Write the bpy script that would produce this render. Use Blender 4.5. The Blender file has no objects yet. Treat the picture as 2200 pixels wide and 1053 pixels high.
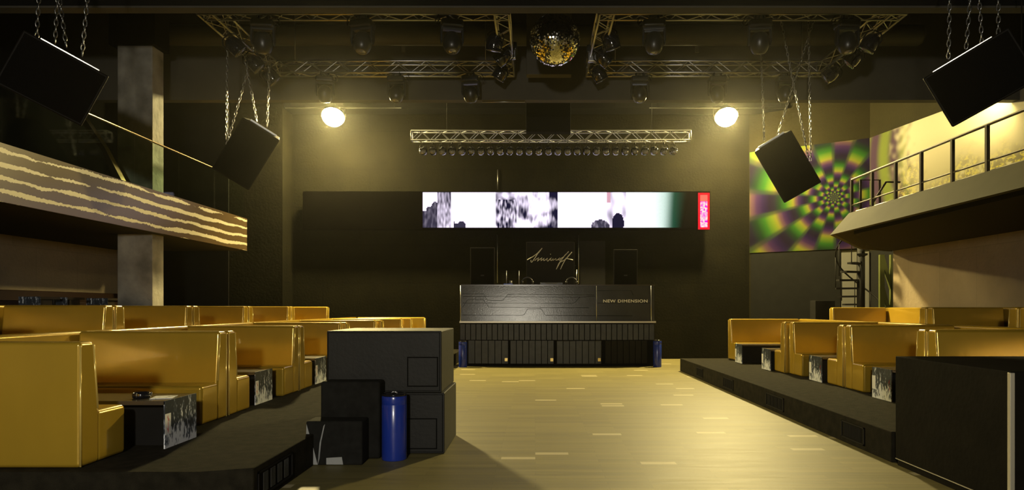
import bpy, bmesh, math, random
from mathutils import Vector, Matrix, noise
random.seed(7)
C = bpy.context.scene.collection
S = bpy.context.scene
PI = math.pi
# ------------------------------------------------------------------ camera, world, exposure
F, VX, VY, CZ = 1467.0, 1150.0, 662.0, 1.675      # focal length in px, vanishing point, eye height
cam_d = bpy.data.cameras.new('camera'); cam = bpy.data.objects.new('camera', cam_d); C.objects.link(cam)
cam_d.sensor_width = 36; cam_d.lens = 36 * F / 2200
cam_d.shift_x = -(VX - 1100) / 2200; cam_d.shift_y = (VY - 526.5) / 2200
cam_d.clip_start = 0.05; cam_d.clip_end = 200
cam.location = (0, 0, CZ); cam.rotation_euler = (PI / 2, 0, 0)
S.camera = cam
S.view_settings.view_transform = 'Standard'; S.view_settings.look = 'None'
S.view_settings.gamma = 1; S.view_settings.use_curve_mapping = False
S.view_settings.exposure = 0.0
w = bpy.data.worlds.new('world'); S.world = w; w.use_nodes = True
w.node_tree.nodes['Background'].inputs[0].default_value = (0.9, 0.85, 0.7, 1)
w.node_tree.nodes['Background'].inputs[1].default_value = 0.003
vs_ = w.node_tree.nodes.new('ShaderNodeVolumeScatter'); vs_.inputs['Density'].default_value = .00034; vs_.inputs['Anisotropy'].default_value = .88; vs_.inputs['Color'].default_value = (1, .97, .80, 1)
w.node_tree.links.new(vs_.outputs[0], w.node_tree.nodes['World Output'].inputs['Volume'])     # thin haze added to give the lamps a glare-like halo
w.cycles.volume_sampling = 'MULTIPLE_IMPORTANCE'
S.cycles.max_bounces = 8; S.cycles.glossy_bounces = 4; S.cycles.diffuse_bounces = 5
S.cycles.use_denoising = True
S.cycles.sample_clamp_indirect = 4

def X(px, d): return (px - VX) * d / F
def Z(py, d): return CZ + (VY - py) * d / F

# ------------------------------------------------------------------ materials
def mat(name, col, rough=0.6, metal=0.0, spec=0.5, var=0.0, scale=4.0, bump=0.0, bscale=30.0, coat=0.0, emit=None, estr=0.0, mscale=(1, 1, 1)):
    m = bpy.data.materials.new(name); m.use_nodes = True
    nt = m.node_tree; b = nt.nodes['Principled BSDF']
    b.inputs['Base Color'].default_value = (*col, 1)
    b.inputs['Roughness'].default_value = rough; b.inputs['Metallic'].default_value = metal
    b.inputs['Specular IOR Level'].default_value = spec
    b.inputs['Coat Weight'].default_value = coat
    if emit: b.inputs['Emission Color'].default_value = (*emit, 1); b.inputs['Emission Strength'].default_value = estr
    if var or bump:
        tc = nt.nodes.new('ShaderNodeTexCoord'); mp = nt.nodes.new('ShaderNodeMapping'); mp.inputs['Scale'].default_value = mscale
        nt.links.new(tc.outputs['Object'], mp.inputs[0])
    if var:
        n = nt.nodes.new('ShaderNodeTexNoise'); n.inputs['Scale'].default_value = scale; n.inputs['Detail'].default_value = 6
        r = nt.nodes.new('ShaderNodeMapRange'); r.inputs[1].default_value = 0.3; r.inputs[2].default_value = 0.7
        r.inputs[3].default_value = 1 - var; r.inputs[4].default_value = 1 + var
        mx = nt.nodes.new('ShaderNodeVectorMath'); mx.operation = 'SCALE'; mx.inputs[0].default_value = col
        nt.links.new(mp.outputs[0], n.inputs['Vector']); nt.links.new(n.outputs[0], r.inputs[0])
        nt.links.new(r.outputs[0], mx.inputs['Scale']); nt.links.new(mx.outputs[0], b.inputs['Base Color'])
    if bump:
        n2 = nt.nodes.new('ShaderNodeTexNoise'); n2.inputs['Scale'].default_value = bscale; n2.inputs['Detail'].default_value = 4
        bp = nt.nodes.new('ShaderNodeBump'); bp.inputs['Strength'].default_value = bump; bp.inputs['Distance'].default_value = 0.02
        nt.links.new(mp.outputs[0], n2.inputs['Vector']); nt.links.new(n2.outputs[0], bp.inputs['Height'])
        nt.links.new(bp.outputs[0], b.inputs['Normal'])
    return m

def vcol_mat(name, rough=0.5, emission=None):
    m = bpy.data.materials.new(name); m.use_nodes = True
    nt = m.node_tree; b = nt.nodes['Principled BSDF']
    a = nt.nodes.new('ShaderNodeVertexColor'); a.layer_name = 'Col'
    b.inputs['Roughness'].default_value = rough
    if emission is None: b.inputs['Specular IOR Level'].default_value = .06
    if emission is None:
        nt.links.new(a.outputs[0], b.inputs['Base Color'])
    else:
        b.inputs['Base Color'].default_value = (.0005, .0004, .0004, 1); b.inputs['Specular IOR Level'].default_value = 0; b.inputs['Roughness'].default_value = .9
        nt.links.new(a.outputs[0], b.inputs['Emission Color']); b.inputs['Emission Strength'].default_value = emission
    return m

def concrete_wall(name, col, rough=0.75, panel=(2.4, 0.9), seam=0.55, var=0.3):
    """painted board-marked concrete: panels with fine darker seams, blotches and trowel bumps"""
    m = mat(name, col, rough, spec=.05)
    nt = m.node_tree; b = nt.nodes['Principled BSDF']
    tc = nt.nodes.new('ShaderNodeTexCoord')
    sp = nt.nodes.new('ShaderNodeSeparateXYZ'); cb = nt.nodes.new('ShaderNodeCombineXYZ')
    add = nt.nodes.new('ShaderNodeMath'); add.operation = 'ADD'
    nt.links.new(tc.outputs['Object'], sp.inputs[0])
    nt.links.new(sp.outputs[0], add.inputs[0]); nt.links.new(sp.outputs[1], add.inputs[1])
    nt.links.new(add.outputs[0], cb.inputs[0]); nt.links.new(sp.outputs[2], cb.inputs[1])
    br = nt.nodes.new('ShaderNodeTexBrick'); br.inputs['Scale'].default_value = 1
    br.inputs['Brick Width'].default_value = panel[0]; br.inputs['Row Height'].default_value = panel[1]
    br.inputs['Mortar Size'].default_value = 0.008; br.inputs['Bias'].default_value = 0
    br.inputs['Color1'].default_value = (.92, .92, .92, 1); br.inputs['Color2'].default_value = (1, 1, 1, 1); br.inputs['Mortar'].default_value = (seam, seam, seam, 1)
    nt.links.new(cb.outputs[0], br.inputs['Vector'])
    n = nt.nodes.new('ShaderNodeTexNoise'); n.inputs['Scale'].default_value = 1.3; n.inputs['Detail'].default_value = 8; n.inputs['Roughness'].default_value = .65
    nt.links.new(tc.outputs['Object'], n.inputs['Vector'])
    r = nt.nodes.new('ShaderNodeMapRange'); r.inputs[1].default_value = 0.3; r.inputs[2].default_value = 0.7
    r.inputs[3].default_value = 1 - var; r.inputs[4].default_value = 1 + var; nt.links.new(n.outputs[0], r.inputs[0])
    v1 = nt.nodes.new('ShaderNodeVectorMath'); v1.operation = 'SCALE'; nt.links.new(br.outputs[0], v1.inputs[0]); nt.links.new(r.outputs[0], v1.inputs['Scale'])
    v2 = nt.nodes.new('ShaderNodeVectorMath'); v2.operation = 'MULTIPLY'; v2.inputs[1].default_value = col; nt.links.new(v1.outputs[0], v2.inputs[0])
    nt.links.new(v2.outputs[0], b.inputs['Base Color'])
    n2 = nt.nodes.new('ShaderNodeTexNoise'); n2.inputs['Scale'].default_value = 14; n2.inputs['Detail'].default_value = 6
    nt.links.new(tc.outputs['Object'], n2.inputs['Vector'])
    bp = nt.nodes.new('ShaderNodeBump'); bp.inputs['Strength'].default_value = .5; bp.inputs['Distance'].default_value = .02
    nt.links.new(n2.outputs[0], bp.inputs['Height']); nt.links.new(bp.outputs[0], b.inputs['Normal'])
    return m

def floor_material():
    m = mat('dance_floor_planks', (.3, .25, .15), .5, spec=.32)
    nt = m.node_tree; b = nt.nodes['Principled BSDF']
    tc = nt.nodes.new('ShaderNodeTexCoord')
    br = nt.nodes.new('ShaderNodeTexBrick'); br.inputs['Scale'].default_value = 1
    br.inputs['Brick Width'].default_value = 1.1; br.inputs['Row Height'].default_value = .12; br.inputs['Mortar Size'].default_value = .0016
    br.inputs['Color1'].default_value = (.82, .82, .82, 1); br.inputs['Color2'].default_value = (1.08, 1.08, 1.08, 1); br.inputs['Mortar'].default_value = (.6, .6, .6, 1)
    br.offset = .37
    nt.links.new(tc.outputs['Object'], br.inputs['Vector'])
    mp = nt.nodes.new('ShaderNodeMapping'); mp.inputs['Scale'].default_value = (.7, 9, 1); nt.links.new(tc.outputs['Object'], mp.inputs[0])
    n = nt.nodes.new('ShaderNodeTexNoise'); n.inputs['Scale'].default_value = 1.6; n.inputs['Detail'].default_value = 8; n.inputs['Roughness'].default_value = .7
    nt.links.new(mp.outputs[0], n.inputs['Vector'])
    r = nt.nodes.new('ShaderNodeMapRange'); r.inputs[1].default_value = .3; r.inputs[2].default_value = .7; r.inputs[3].default_value = .78; r.inputs[4].default_value = 1.2
    nt.links.new(n.outputs[0], r.inputs[0])
    v1 = nt.nodes.new('ShaderNodeVectorMath'); v1.operation = 'SCALE'; nt.links.new(br.outputs[0], v1.inputs[0]); nt.links.new(r.outputs[0], v1.inputs['Scale'])
    v2 = nt.nodes.new('ShaderNodeVectorMath'); v2.operation = 'MULTIPLY'; v2.inputs[1].default_value = (.178, .152, .056); nt.links.new(v1.outputs[0], v2.inputs[0])
    # short paler pieces scattered at random over the planks
    b2 = nt.nodes.new('ShaderNodeTexBrick'); b2.inputs['Scale'].default_value = 1; b2.inputs['Brick Width'].default_value = .38; b2.inputs['Row Height'].default_value = .12
    b2.inputs['Mortar Size'].default_value = 0; b2.inputs['Color1'].default_value = (0, 0, 0, 1); b2.inputs['Color2'].default_value = (1, 1, 1, 1); b2.offset = .29
    nt.links.new(tc.outputs['Object'], b2.inputs['Vector'])
    gt = nt.nodes.new('ShaderNodeMath'); gt.operation = 'GREATER_THAN'; gt.inputs[1].default_value = .98; nt.links.new(b2.outputs[0], gt.inputs[0])
    mx = nt.nodes.new('ShaderNodeMix'); mx.data_type = 'RGBA'; nt.links.new(gt.outputs[0], mx.inputs[0]); nt.links.new(v2.outputs[0], mx.inputs[6]); mx.inputs[7].default_value = (.40, .35, .21, 1)
    nt.links.new(mx.outputs[2], b.inputs['Base Color'])
    r2 = nt.nodes.new('ShaderNodeMapRange'); r2.inputs[3].default_value = .40; r2.inputs[4].default_value = .66; nt.links.new(n.outputs[0], r2.inputs[0]); nt.links.new(r2.outputs[0], b.inputs['Roughness'])
    bp = nt.nodes.new('ShaderNodeBump'); bp.inputs['Strength'].default_value = .35; bp.inputs['Distance'].default_value = .01
    nt.links.new(n.outputs[0], bp.inputs['Height']); nt.links.new(bp.outputs[0], b.inputs['Normal'])
    return m

def fascia_material():
    """brown lacquered board with ragged cream painted bands running along it"""
    m = mat('striped_fascia', (.2, .15, .08), .3)
    nt = m.node_tree; b = nt.nodes['Principled BSDF']; L = nt.links.new
    tc = nt.nodes.new('ShaderNodeTexCoord'); sp = nt.nodes.new('ShaderNodeSeparateXYZ'); L(tc.outputs['Object'], sp.inputs[0])
    def nz(scale_y, scale_z, amp):
        mp = nt.nodes.new('ShaderNodeMapping'); mp.inputs['Scale'].default_value = (1, scale_y, scale_z); L(tc.outputs['Object'], mp.inputs[0])
        n = nt.nodes.new('ShaderNodeTexNoise'); n.inputs['Scale'].default_value = 1; n.inputs['Detail'].default_value = 5; L(mp.outputs[0], n.inputs['Vector'])
        r = nt.nodes.new('ShaderNodeMapRange'); r.inputs[3].default_value = -amp; r.inputs[4].default_value = amp; L(n.outputs[0], r.inputs[0]); return r.outputs[0]
    a1, a2, a3 = nz(.6, .7, .12), nz(22, 10, .028), nz(.8, 3.0, 1.45)
    ad = nt.nodes.new('ShaderNodeMath'); L(sp.outputs[2], ad.inputs[0]); L(a1, ad.inputs[1])
    ad2 = nt.nodes.new('ShaderNodeMath'); L(ad.outputs[0], ad2.inputs[0]); L(a2, ad2.inputs[1])
    ml = nt.nodes.new('ShaderNodeMath'); ml.operation = 'MULTIPLY'; L(ad2.outputs[0], ml.inputs[0]); ml.inputs[1].default_value = 2 * PI / .205
    sn = nt.nodes.new('ShaderNodeMath'); sn.operation = 'SINE'; L(ml.outputs[0], sn.inputs[0])
    ad3 = nt.nodes.new('ShaderNodeMath'); L(sn.outputs[0], ad3.inputs[0]); L(a3, ad3.inputs[1])
    gt = nt.nodes.new('ShaderNodeMapRange'); L(ad3.outputs[0], gt.inputs[0]); gt.inputs[1].default_value = .58; gt.inputs[2].default_value = .64
    mx = nt.nodes.new('ShaderNodeMix'); mx.data_type = 'RGBA'; L(gt.outputs[0], mx.inputs[0])
    mx.inputs[6].default_value = (.085, .055, .024, 1); mx.inputs[7].default_value = (.50, .45, .31, 1); L(mx.outputs[2], b.inputs['Base Color'])
    r = nt.nodes.new('ShaderNodeMapRange'); L(gt.outputs[0], r.inputs[0]); r.inputs[3].default_value = .25; r.inputs[4].default_value = .5; L(r.outputs[0], b.inputs['Roughness'])
    return m

def art_material():
    """black panel printed with white scratches that thicken towards the foot"""
    m = mat('scratched_print', (.05, .06, .08), .35)
    nt = m.node_tree; b = nt.nodes['Principled BSDF']; L = nt.links.new
    tc = nt.nodes.new('ShaderNodeTexCoord'); sp = nt.nodes.new('ShaderNodeSeparateXYZ'); L(tc.outputs['Object'], sp.inputs[0])
    outs = []
    for k, (rot, sc) in enumerate(((.6, 20), (-.7, 24), (1.4, 30))):
        mp = nt.nodes.new('ShaderNodeMapping'); mp.inputs['Rotation'].default_value = (rot, 0, 0); mp.inputs['Scale'].default_value = (1, 1, .45); mp.inputs['Location'].default_value = (0, k * 3.1, k)
        L(tc.outputs['Object'], mp.inputs[0])
        n = nt.nodes.new('ShaderNodeTexNoise'); n.inputs['Scale'].default_value = sc; n.inputs['Detail'].default_value = 3; L(mp.outputs[0], n.inputs['Vector'])
        outs.append(n.outputs[0])
    mxm = nt.nodes.new('ShaderNodeMath'); mxm.operation = 'MAXIMUM'; L(outs[0], mxm.inputs[0]); L(outs[1], mxm.inputs[1])
    mx2 = nt.nodes.new('ShaderNodeMath'); mx2.operation = 'MAXIMUM'; L(mxm.outputs[0], mx2.inputs[0]); L(outs[2], mx2.inputs[1])
    big = nt.nodes.new('ShaderNodeTexNoise'); big.inputs['Scale'].default_value = 5; L(tc.outputs['Object'], big.inputs['Vector'])
    # object z runs 0 (foot) to .455 (top)
    r = nt.nodes.new('ShaderNodeMapRange'); L(sp.outputs[2], r.inputs[0]); r.inputs[1].default_value = 0.0; r.inputs[2].default_value = .3; r.inputs[3].default_value = .14; r.inputs[4].default_value = -.06
    a = nt.nodes.new('ShaderNodeMath'); L(mx2.outputs[0], a.inputs[0]); L(r.outputs[0], a.inputs[1])
    bb = nt.nodes.new('ShaderNodeMath'); bb.operation = 'MULTIPLY_ADD'; L(big.outputs[0], bb.inputs[0]); bb.inputs[1].default_value = .35; L(a.outputs[0], bb.inputs[2])
    cr = nt.nodes.new('ShaderNodeValToRGB'); L(bb.outputs[0], cr.inputs[0])
    e = cr.color_ramp.elements; e[0].position = .70; e[0].color = (.03, .038, .05, 1); e[1].position = .84; e[1].color = (.8, .83, .88, 1)
    k = e.new(.765); k.color = (.13, .155, .20, 1)
    L(cr.outputs[0], b.inputs['Base Color'])
    return m

M = {}
M['gold'] = mat('gold_vinyl', (.48, .31, .03), .22, .35, .7, coat=.25, var=.06, scale=2.5, bump=.06, bscale=5, mscale=(1, 1, .35))
M['piping'] = mat('gold_piping', (.75, .55, .14), .2, .35, .7)
M['brownvinyl'] = mat('dark_brown_vinyl', (.028, .011, .004), .4)
M['carpet'] = mat('black_carpet', (.018, .0158, .010), .95, spec=.1, var=.35, scale=9, bump=.6, bscale=160)
M['floor'] = floor_material()
M['backwall'] = concrete_wall('dark_concrete_paint', (.0056, .0050, .0022), panel=(3.1, 1.25), seam=.3)
M['tanwall'] = concrete_wall('tan_wall_panels', (.27, .22, .15), .8, panel=(1.35, 1.5), seam=.8, var=.1)
M['olive'] = concrete_wall('olive_painted_plaster', (.014, .012, .0045), .8, panel=(9, 9), var=.15)
M['blackwall'] = mat('black_painted_wall', (.006, .006, .0055), .9, spec=.15, var=.2)
M['beam'] = mat('grey_painted_beam', (.070, .066, .055), .8, spec=.2, var=.12, scale=1.5)
M['ceil'] = mat('black_ceiling', (.006, .006, .006), .95, spec=.1)
M['concrete'] = mat('bare_concrete', (.27, .26, .225), .85, var=.4, scale=2.2, bump=.5, bscale=9)
M['fascia'] = fascia_material()
M['cream'] = mat('cream_painted_board', (.075, .071, .042), .8, spec=.1, var=.05)
M['soffit'] = mat('dark_soffit', (.028, .025, .018), .9, spec=.1)
M['alu'] = mat('bare_aluminium', (.50, .51, .54), .36, 1.0)
M['steel'] = mat('galvanised_chain', (.38, .38, .37), .32, 1.0)
M['black'] = mat('black_plastic', (.012, .012, .012), .35)
M['gloss'] = mat('gloss_black_enamel', (.008, .008, .012), .12, coat=.6)
M['matte'] = mat('black_paint_matte', (.007, .0065, .006), .75, spec=.2, var=.2)
M['spk'] = mat('speaker_cabinet_paint', (.0025, .0016, .0012), .65, spec=.15)
M['grille'] = mat('speaker_grille', (.0022, .0018, .0018), .9, spec=.08, bump=.5, bscale=200)
M['crate'] = mat('charcoal_painted_plywood', (.015, .015, .0138), .6, spec=.25, var=.12, scale=3, bump=.15, bscale=25)
M['crateline'] = mat('dark_groove', (.002, .002, .002), .8, spec=.1)
M['stepcloth'] = mat('black_step_carpet', (.0105, .0105, .0095), .9, spec=.15, var=.3, scale=12)
M['brownblack'] = mat('worn_black_plywood', (.006, .005, .0032), .75, spec=.08, var=.35, scale=4, bump=.2, bscale=18)
M['blue'] = mat('blue_enamel', (.012, .035, .30), .25, coat=.3)
M['lens'] = mat('lens_glass', (.25, .25, .27), .12, 0.6, 1.0)
M['mirror'] = mat('mirror_tile', (.9, .88, .8), .05, 1.0)
M['ivory'] = mat('pale_panel_paint', (.10, .098, .088), .7)
M['acrylic'] = mat('grey_brushed_panel', (.06, .06, .055), .19, .35, var=.12, scale=3, bump=.08, bscale=40)
M['ledge'] = mat('pale_metal_ledge', (.55, .52, .42), .35, .5)
M['slat'] = mat('blackened_slat', (.028, .031, .034), .5, var=.25, scale=5)
M['brass'] = mat('brass_latch', (.8, .62, .25), .25, 1.0)
M['white'] = mat('white_card', (.8, .8, .78), .5)
M['red'] = mat('red_ink', (.6, .03, .03), .5)
M['script'] = mat('pale_script_paint', (.75, .74, .64), .5)
M['tabletop'] = mat('dark_brown_laminate', (.05, .04, .03), .22)
M['art'] = art_material()
M['rail'] = mat('brown_steel_rail', (.05, .036, .016), .65, .2, .3)
M['brassrail'] = mat('polished_handrail', (.8, .6, .35), .18, 1.0)
M['duct'] = mat('grey_duct_metal', (.075, .072, .062), .6, .2)
M['green'] = mat('green_painted_steel', (.10, .115, .03), .5)
M['foil'] = mat('clear_plastic_sheet', (.32, .33, .33), .22, bump=.5, bscale=12)
M['gold_ball'] = mat('orange_cloth', (.35, .12, .01), .6)
g = bpy.data.materials.new('balustrade_glass'); g.use_nodes = True; M['glass'] = g
nt = g.node_tree; nt.nodes.clear()
o_ = nt.nodes.new('ShaderNodeOutputMaterial'); mxs = nt.nodes.new('ShaderNodeMixShader'); tr = nt.nodes.new('ShaderNodeBsdfTransparent'); gl = nt.nodes.new('ShaderNodeBsdfGlossy')
tr.inputs[0].default_value = (.86, .93, .88, 1); gl.inputs[1].default_value = .03; mxs.inputs[0].default_value = .03
nt.links.new(tr.outputs[0], mxs.inputs[1]); nt.links.new(gl.outputs[0], mxs.inputs[2]); nt.links.new(mxs.outputs[0], o_.inputs[0])
M['lampglow'] = mat('lit_lamp_glass', (1, 1, 1), .3, emit=(1, .80, .33), estr=42)
M['black_led'] = mat('unlit_led_modules', (.0005, .0003, .0003), 1.0, spec=0.0)
M['screen'] = vcol_mat('led_modules', .4, .5)
M['mural'] = vcol_mat('mural_print', .7)

# ------------------------------------------------------------------ mesh helpers
class MB:
    def __init__(s): s.v = []; s.f = []; s.sm = []
    def add(s, vs, fs, smooth=False):
        o = len(s.v); s.v += [tuple(v) for v in vs]; s.f += [tuple(i + o for i in f) for f in fs]; s.sm += [smooth] * len(fs); return s
    def box(s, x0, x1, y0, y1, z0, z1, mtx=None):
        vs = [Vector(p) for p in ((x0, y0, z0), (x1, y0, z0), (x1, y1, z0), (x0, y1, z0), (x0, y0, z1), (x1, y0, z1), (x1, y1, z1), (x0, y1, z1))]
        if mtx: vs = [mtx @ v for v in vs]
        return s.add(vs, [(0, 3, 2, 1), (4, 5, 6, 7), (0, 1, 5, 4), (1, 2, 6, 5), (2, 3, 7, 6), (3, 0, 4, 7)])
    def tube(s, pts, r, n=8, cap=True, closed=False):
        pts = [Vector(p) for p in pts]; rings = []; N = len(pts)
        up = None
        for i, p in enumerate(pts):
            if closed: d = pts[(i + 1) % N] - pts[i - 1]
            else: d = pts[min(i + 1, N - 1)] - pts[max(i - 1, 0)]
            d.normalize()
            if up is None: up = d.orthogonal().normalized()
            else:
                up = (up - d * up.dot(d))
                up = up.normalized() if up.length > 1e-6 else d.orthogonal().normalized()
            q = d.cross(up); rr = r[i] if isinstance(r, (list, tuple)) else r
            rings.append([p + (up * math.cos(2 * PI * k / n) + q * math.sin(2 * PI * k / n)) * rr for k in range(n)])
        vs = [v for g in rings for v in g]; fs = []
        for i in range(N if closed else N - 1):
            j = (i + 1) % N
            for k in range(n): fs.append((i * n + k, i * n + (k + 1) % n, j * n + (k + 1) % n, j * n + k))
        s.add(vs, fs, True)
        if cap and not closed:
            o = len(s.v) - len(vs)
            s.f.append(tuple(o + k for k in reversed(range(n)))); s.f.append(tuple(o + (N - 1) * n + k for k in range(n))); s.sm += [False, False]
        return s
    def lathe(s, prof, n=24, mtx=None, smooth=True, sx=1, sy=1):
        vs = []
        for r, z in prof:
            for k in range(n):
                a = 2 * PI * k / n; v = Vector((r * math.cos(a) * sx, r * math.sin(a) * sy, z)); vs.append(mtx @ v if mtx else v)
        fs = []
        for i in range(len(prof) - 1):
            for k in range(n): fs.append((i * n + k, i * n + (k + 1) % n, (i + 1) * n + (k + 1) % n, (i + 1) * n + k))
        fs.append(tuple(reversed(range(n)))); fs.append(tuple((len(prof) - 1) * n + k for k in range(n)))
        return s.add(vs, fs, smooth)
    def prism(s, poly, a0, a1, axis='x'):
        """poly in the two other axes, extruded from a0 to a1"""
        def mk(p, a):
            return {'x': (a, p[0], p[1]), 'y': (p[0], a, p[1]), 'z': (p[0], p[1], a)}[axis]
        n = len(poly); vs = [mk(p, a0) for p in poly] + [mk(p, a1) for p in poly]
        fs = [tuple(range(n)), tuple(reversed(range(n, 2 * n)))] + [(i, i + n, (i + 1) % n + n, (i + 1) % n) for i in range(n)]
        return s.add(vs, fs)
    def build(s, name, m, parent=None, bevel=0, seg=3, origin=None, recalc=True):
        me = bpy.data.meshes.new(name)
        org = Vector(origin) if origin is not None else None
        vs = [tuple(Vector(v) - org) for v in s.v] if org is not None else s.v
        me.from_pydata(vs, [], s.f)
        me.polygons.foreach_set('use_smooth', [bool(x) for x in s.sm])
        if recalc:
            bm = bmesh.new(); bm.from_mesh(me); bmesh.ops.recalc_face_normals(bm, faces=bm.faces); bm.to_mesh(me); bm.free()
        me.update(); me.materials.append(m)
        o = bpy.data.objects.new(name, me); C.objects.link(o)
        if org is not None: o.location = org
        if parent: o.parent = parent
        if bevel:
            b = o.modifiers.new('bevel', 'BEVEL'); b.width = bevel; b.segments = seg; b.limit_method = 'ANGLE'; b.angle_limit = math.radians(40)
            me.polygons.foreach_set('use_smooth', [True] * len(me.polygons))
            wn = o.modifiers.new('wn', 'WEIGHTED_NORMAL'); wn.keep_sharp = False
        return o

def tag(o, label=None, cat=None, group=None, kind=None):
    if label: o['label'] = label
    if cat: o['category'] = cat
    if group: o['group'] = group
    if kind: o['kind'] = kind
    return o
def empty(name, loc=(0, 0, 0), rot=(0, 0, 0)):
    o = bpy.data.objects.new(name, None); C.objects.link(o); o.location = loc; o.rotation_euler = rot; o.empty_display_size = .1; return o
def struct(name, mb, m, **k): return tag(mb.build(name, m, **k), kind='structure')
def kids(o): return [c for c in bpy.data.objects if c.parent == o]
def copy_tree(o, parent=None):
    c = o.copy(); C.objects.link(c)
    if parent: c.parent = parent
    for ch in CH.get(o.name, []):
        pass
    for ch in list(o.children): copy_tree(ch, c)
    return c
CH = {}
ORD = ['first', 'second', 'third', 'fourth', 'fifth', 'sixth', 'seventh', 'eighth', 'ninth', 'tenth', 'eleventh', 'twelfth', 'thirteenth', 'fourteenth']

# ------------------------------------------------------------------ the setting
P1, P2, P3 = .335, .66, 1.43         # seating platform levels
struct('floor', MB().box(-12, 14, -6, 24, -.12, 0), M['floor'])
b = MB().prism([(-11, 5.58), (-2.75, 5.58), (-2.36, 5.72), (-2.36, 22.2), (-11, 22.2)], 0, P1, 'z'); struct('platform_left', b, M['carpet'], bevel=.012)
struct('platform_left_upper', MB().box(-11, -5.9, 5.59, 22.2, P1, P2), M['carpet'])
struct('platform_left_top', MB().box(-11, -8.75, 9.0, 18.0, P2, P3), M['carpet'])
struct('platform_right', MB().box(3.86, 9.54, 7.4, 18.2, 0, P1), M['carpet'], bevel=.012)
struct('platform_right_upper', MB().box(7.3, 9.54, 7.5, 18.25, P1, P1 + .3), M['carpet'])

H = 8.7
BW = 22.5
struct('wall_back', MB().box(-11, 7.05, BW, BW + .3, 0, H), M['backwall'])
struct('wall_back_pier', MB().box(-11, X(607, 21.6), 21.6, BW - .01, 0, H), M['backwall'])
# oblique right part of the back wall and the flared side wall
A, B2 = Vector((7.05, BW)), Vector((10.1, 20.6)); D = Vector((13.85, 0.0)); E = Vector((14.5, -3.6))
def wallseg(name, p, q, z0, z1, m, t=.25):
    d = (q - p).normalized(); nrm = Vector((-d.y, d.x))   # outward (away from the room)
    if nrm.x < 0: nrm = -nrm
    P = [p, q, q + nrm * t, p + nrm * t]
    return struct(name, MB().prism([(v.x, v.y) for v in P], z0, z1, 'z'), m)
wallseg('wall_back_oblique', A, B2, 0, H, M['olive'])
wallseg('wall_right_upper', B2, E, 3.4, H, M['olive'])
struct('wall_right_lower', MB().box(9.54, 9.8, -5.9, 18.2, 0, 3.2), M['tanwall'])
struct('wall_right_return', MB().box(9.8, 11.2, 17.9, 18.2, 0, 3.2), M['blackwall'])
struct('wall_right_stairwell', MB().prism([(10.1, 20.6), (10.55, 18.2), (10.8, 18.2), (10.4, 20.8)], 0, 3.4, 'z'), M['blackwall'])
struct('wall_left', MB().box(-11.3, -11, -6, 18.0, 0, 3.3), M['tanwall'])
struct('wall_left_far', MB().box(-11.3, -11, 18.0, BW + .3, 0, 3.3), M['blackwall'])
struct('wall_left_partition', MB().box(-11, -8.1, 18.03, 18.045, 0, H), M['blackwall'])
struct('wall_left_upper', MB().box(-11.3, -11, -6, BW + .3, 3.3, H), M['blackwall'])
struct('wall_front', MB().box(-11.3, 14.8, -6.2, -6, 0, H), M['blackwall'])
struct('ceiling', MB().box(-11.3, 14.8, -6.2, BW + .3, H, H + .2), M['ceil'])

# beams and the column head
struct('ceiling_beam_near', MB().box(-11, 12.2, 10.76, 10.97, 6.41, 6.44), M['beam'])
struct('ceiling_beam_web', MB().box(-11, 12.2, 10.78, 10.95, 6.44, H), M['ceil'])  # black colour stands in for the web's unlit face
struct('ceiling_beam_middle', MB().box(-11, 11.2, 15.5, 15.72, 6.40, H), M['beam'])
struct('ceiling_beam_far', MB().box(-11, 8.0, 21.7, 22.4, 8.03, H), M['ceil'])
struct('ceiling_beam_side', MB().box(-8.75, -7.8, 14.0, 14.56, 7.09, H), M['ceil'])  # black continuation of the column up to the ceiling
# bare concrete column through the balcony
struct('concrete_column', MB().box(X(252, 14.07), -7.89, 14.07, 14.50, P2, 7.09), M['concrete'], bevel=.015)

# left balcony
FX = -7.6
struct('balcony_left_slab', MB().box(-11, FX - .03, -5.9, 18.0, 3.2, 3.95), M['soffit'])
struct('balcony_left_fascia', MB().box(FX - .028, FX, -5.9, 18.02, 3.19, 4.03).box(-11, FX, 18.0, 18.02, 3.19, 4.03), M['fascia'])
# right balcony: slab outline with an oblique far end, sloping fascia
out_top = [(6.53, -5.9), (6.53, 14.25), (8.6, 17.45), (9.54, 18.0), (10.5, 18.15), (11.9, 10.6), (14.3, -2.0), (14.3, -5.9)]
struct('balcony_right_slab', MB().prism([(6.58, -5.9), (6.58, 14.1), (8.62, 17.3), (9.54, 18.18), (10.5, 18.15), (11.9, 10.4), (14.3, -2.8), (14.3, -5.9)], 3.2, 3.6, 'z'), M['soffit'])
lo = [(6.15, -5.9), (6.15, 14.25), (8.35, 17.6), (9.5, 18.4)]
hi = [(6.53, -5.9), (6.53, 14.22), (8.60, 17.40), (9.6, 18.1)]
b = MB()
vs = [(p[0], p[1], 3.20) for p in lo] + [(p[0], p[1], 3.65) for p in hi] + [(p[0] + .1, p[1] - .02, 3.65) for p in hi] + [(p[0] + .1, p[1] - .03, 3.195) for p in lo]
fs = []
for i in range(3):
    for a_, b_ in ((0, 4), (4, 8), (8, 12), (12, 0)):
        fs.append((a_ + i, a_ + i + 1, b_ + i + 1, b_ + i))
b.add(vs, fs); b.f += [(0, 4, 8, 12), (3, 15, 11, 7)]; b.sm += [False, False]
struct('balcony_right_fascia', b, M['cream'])

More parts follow.
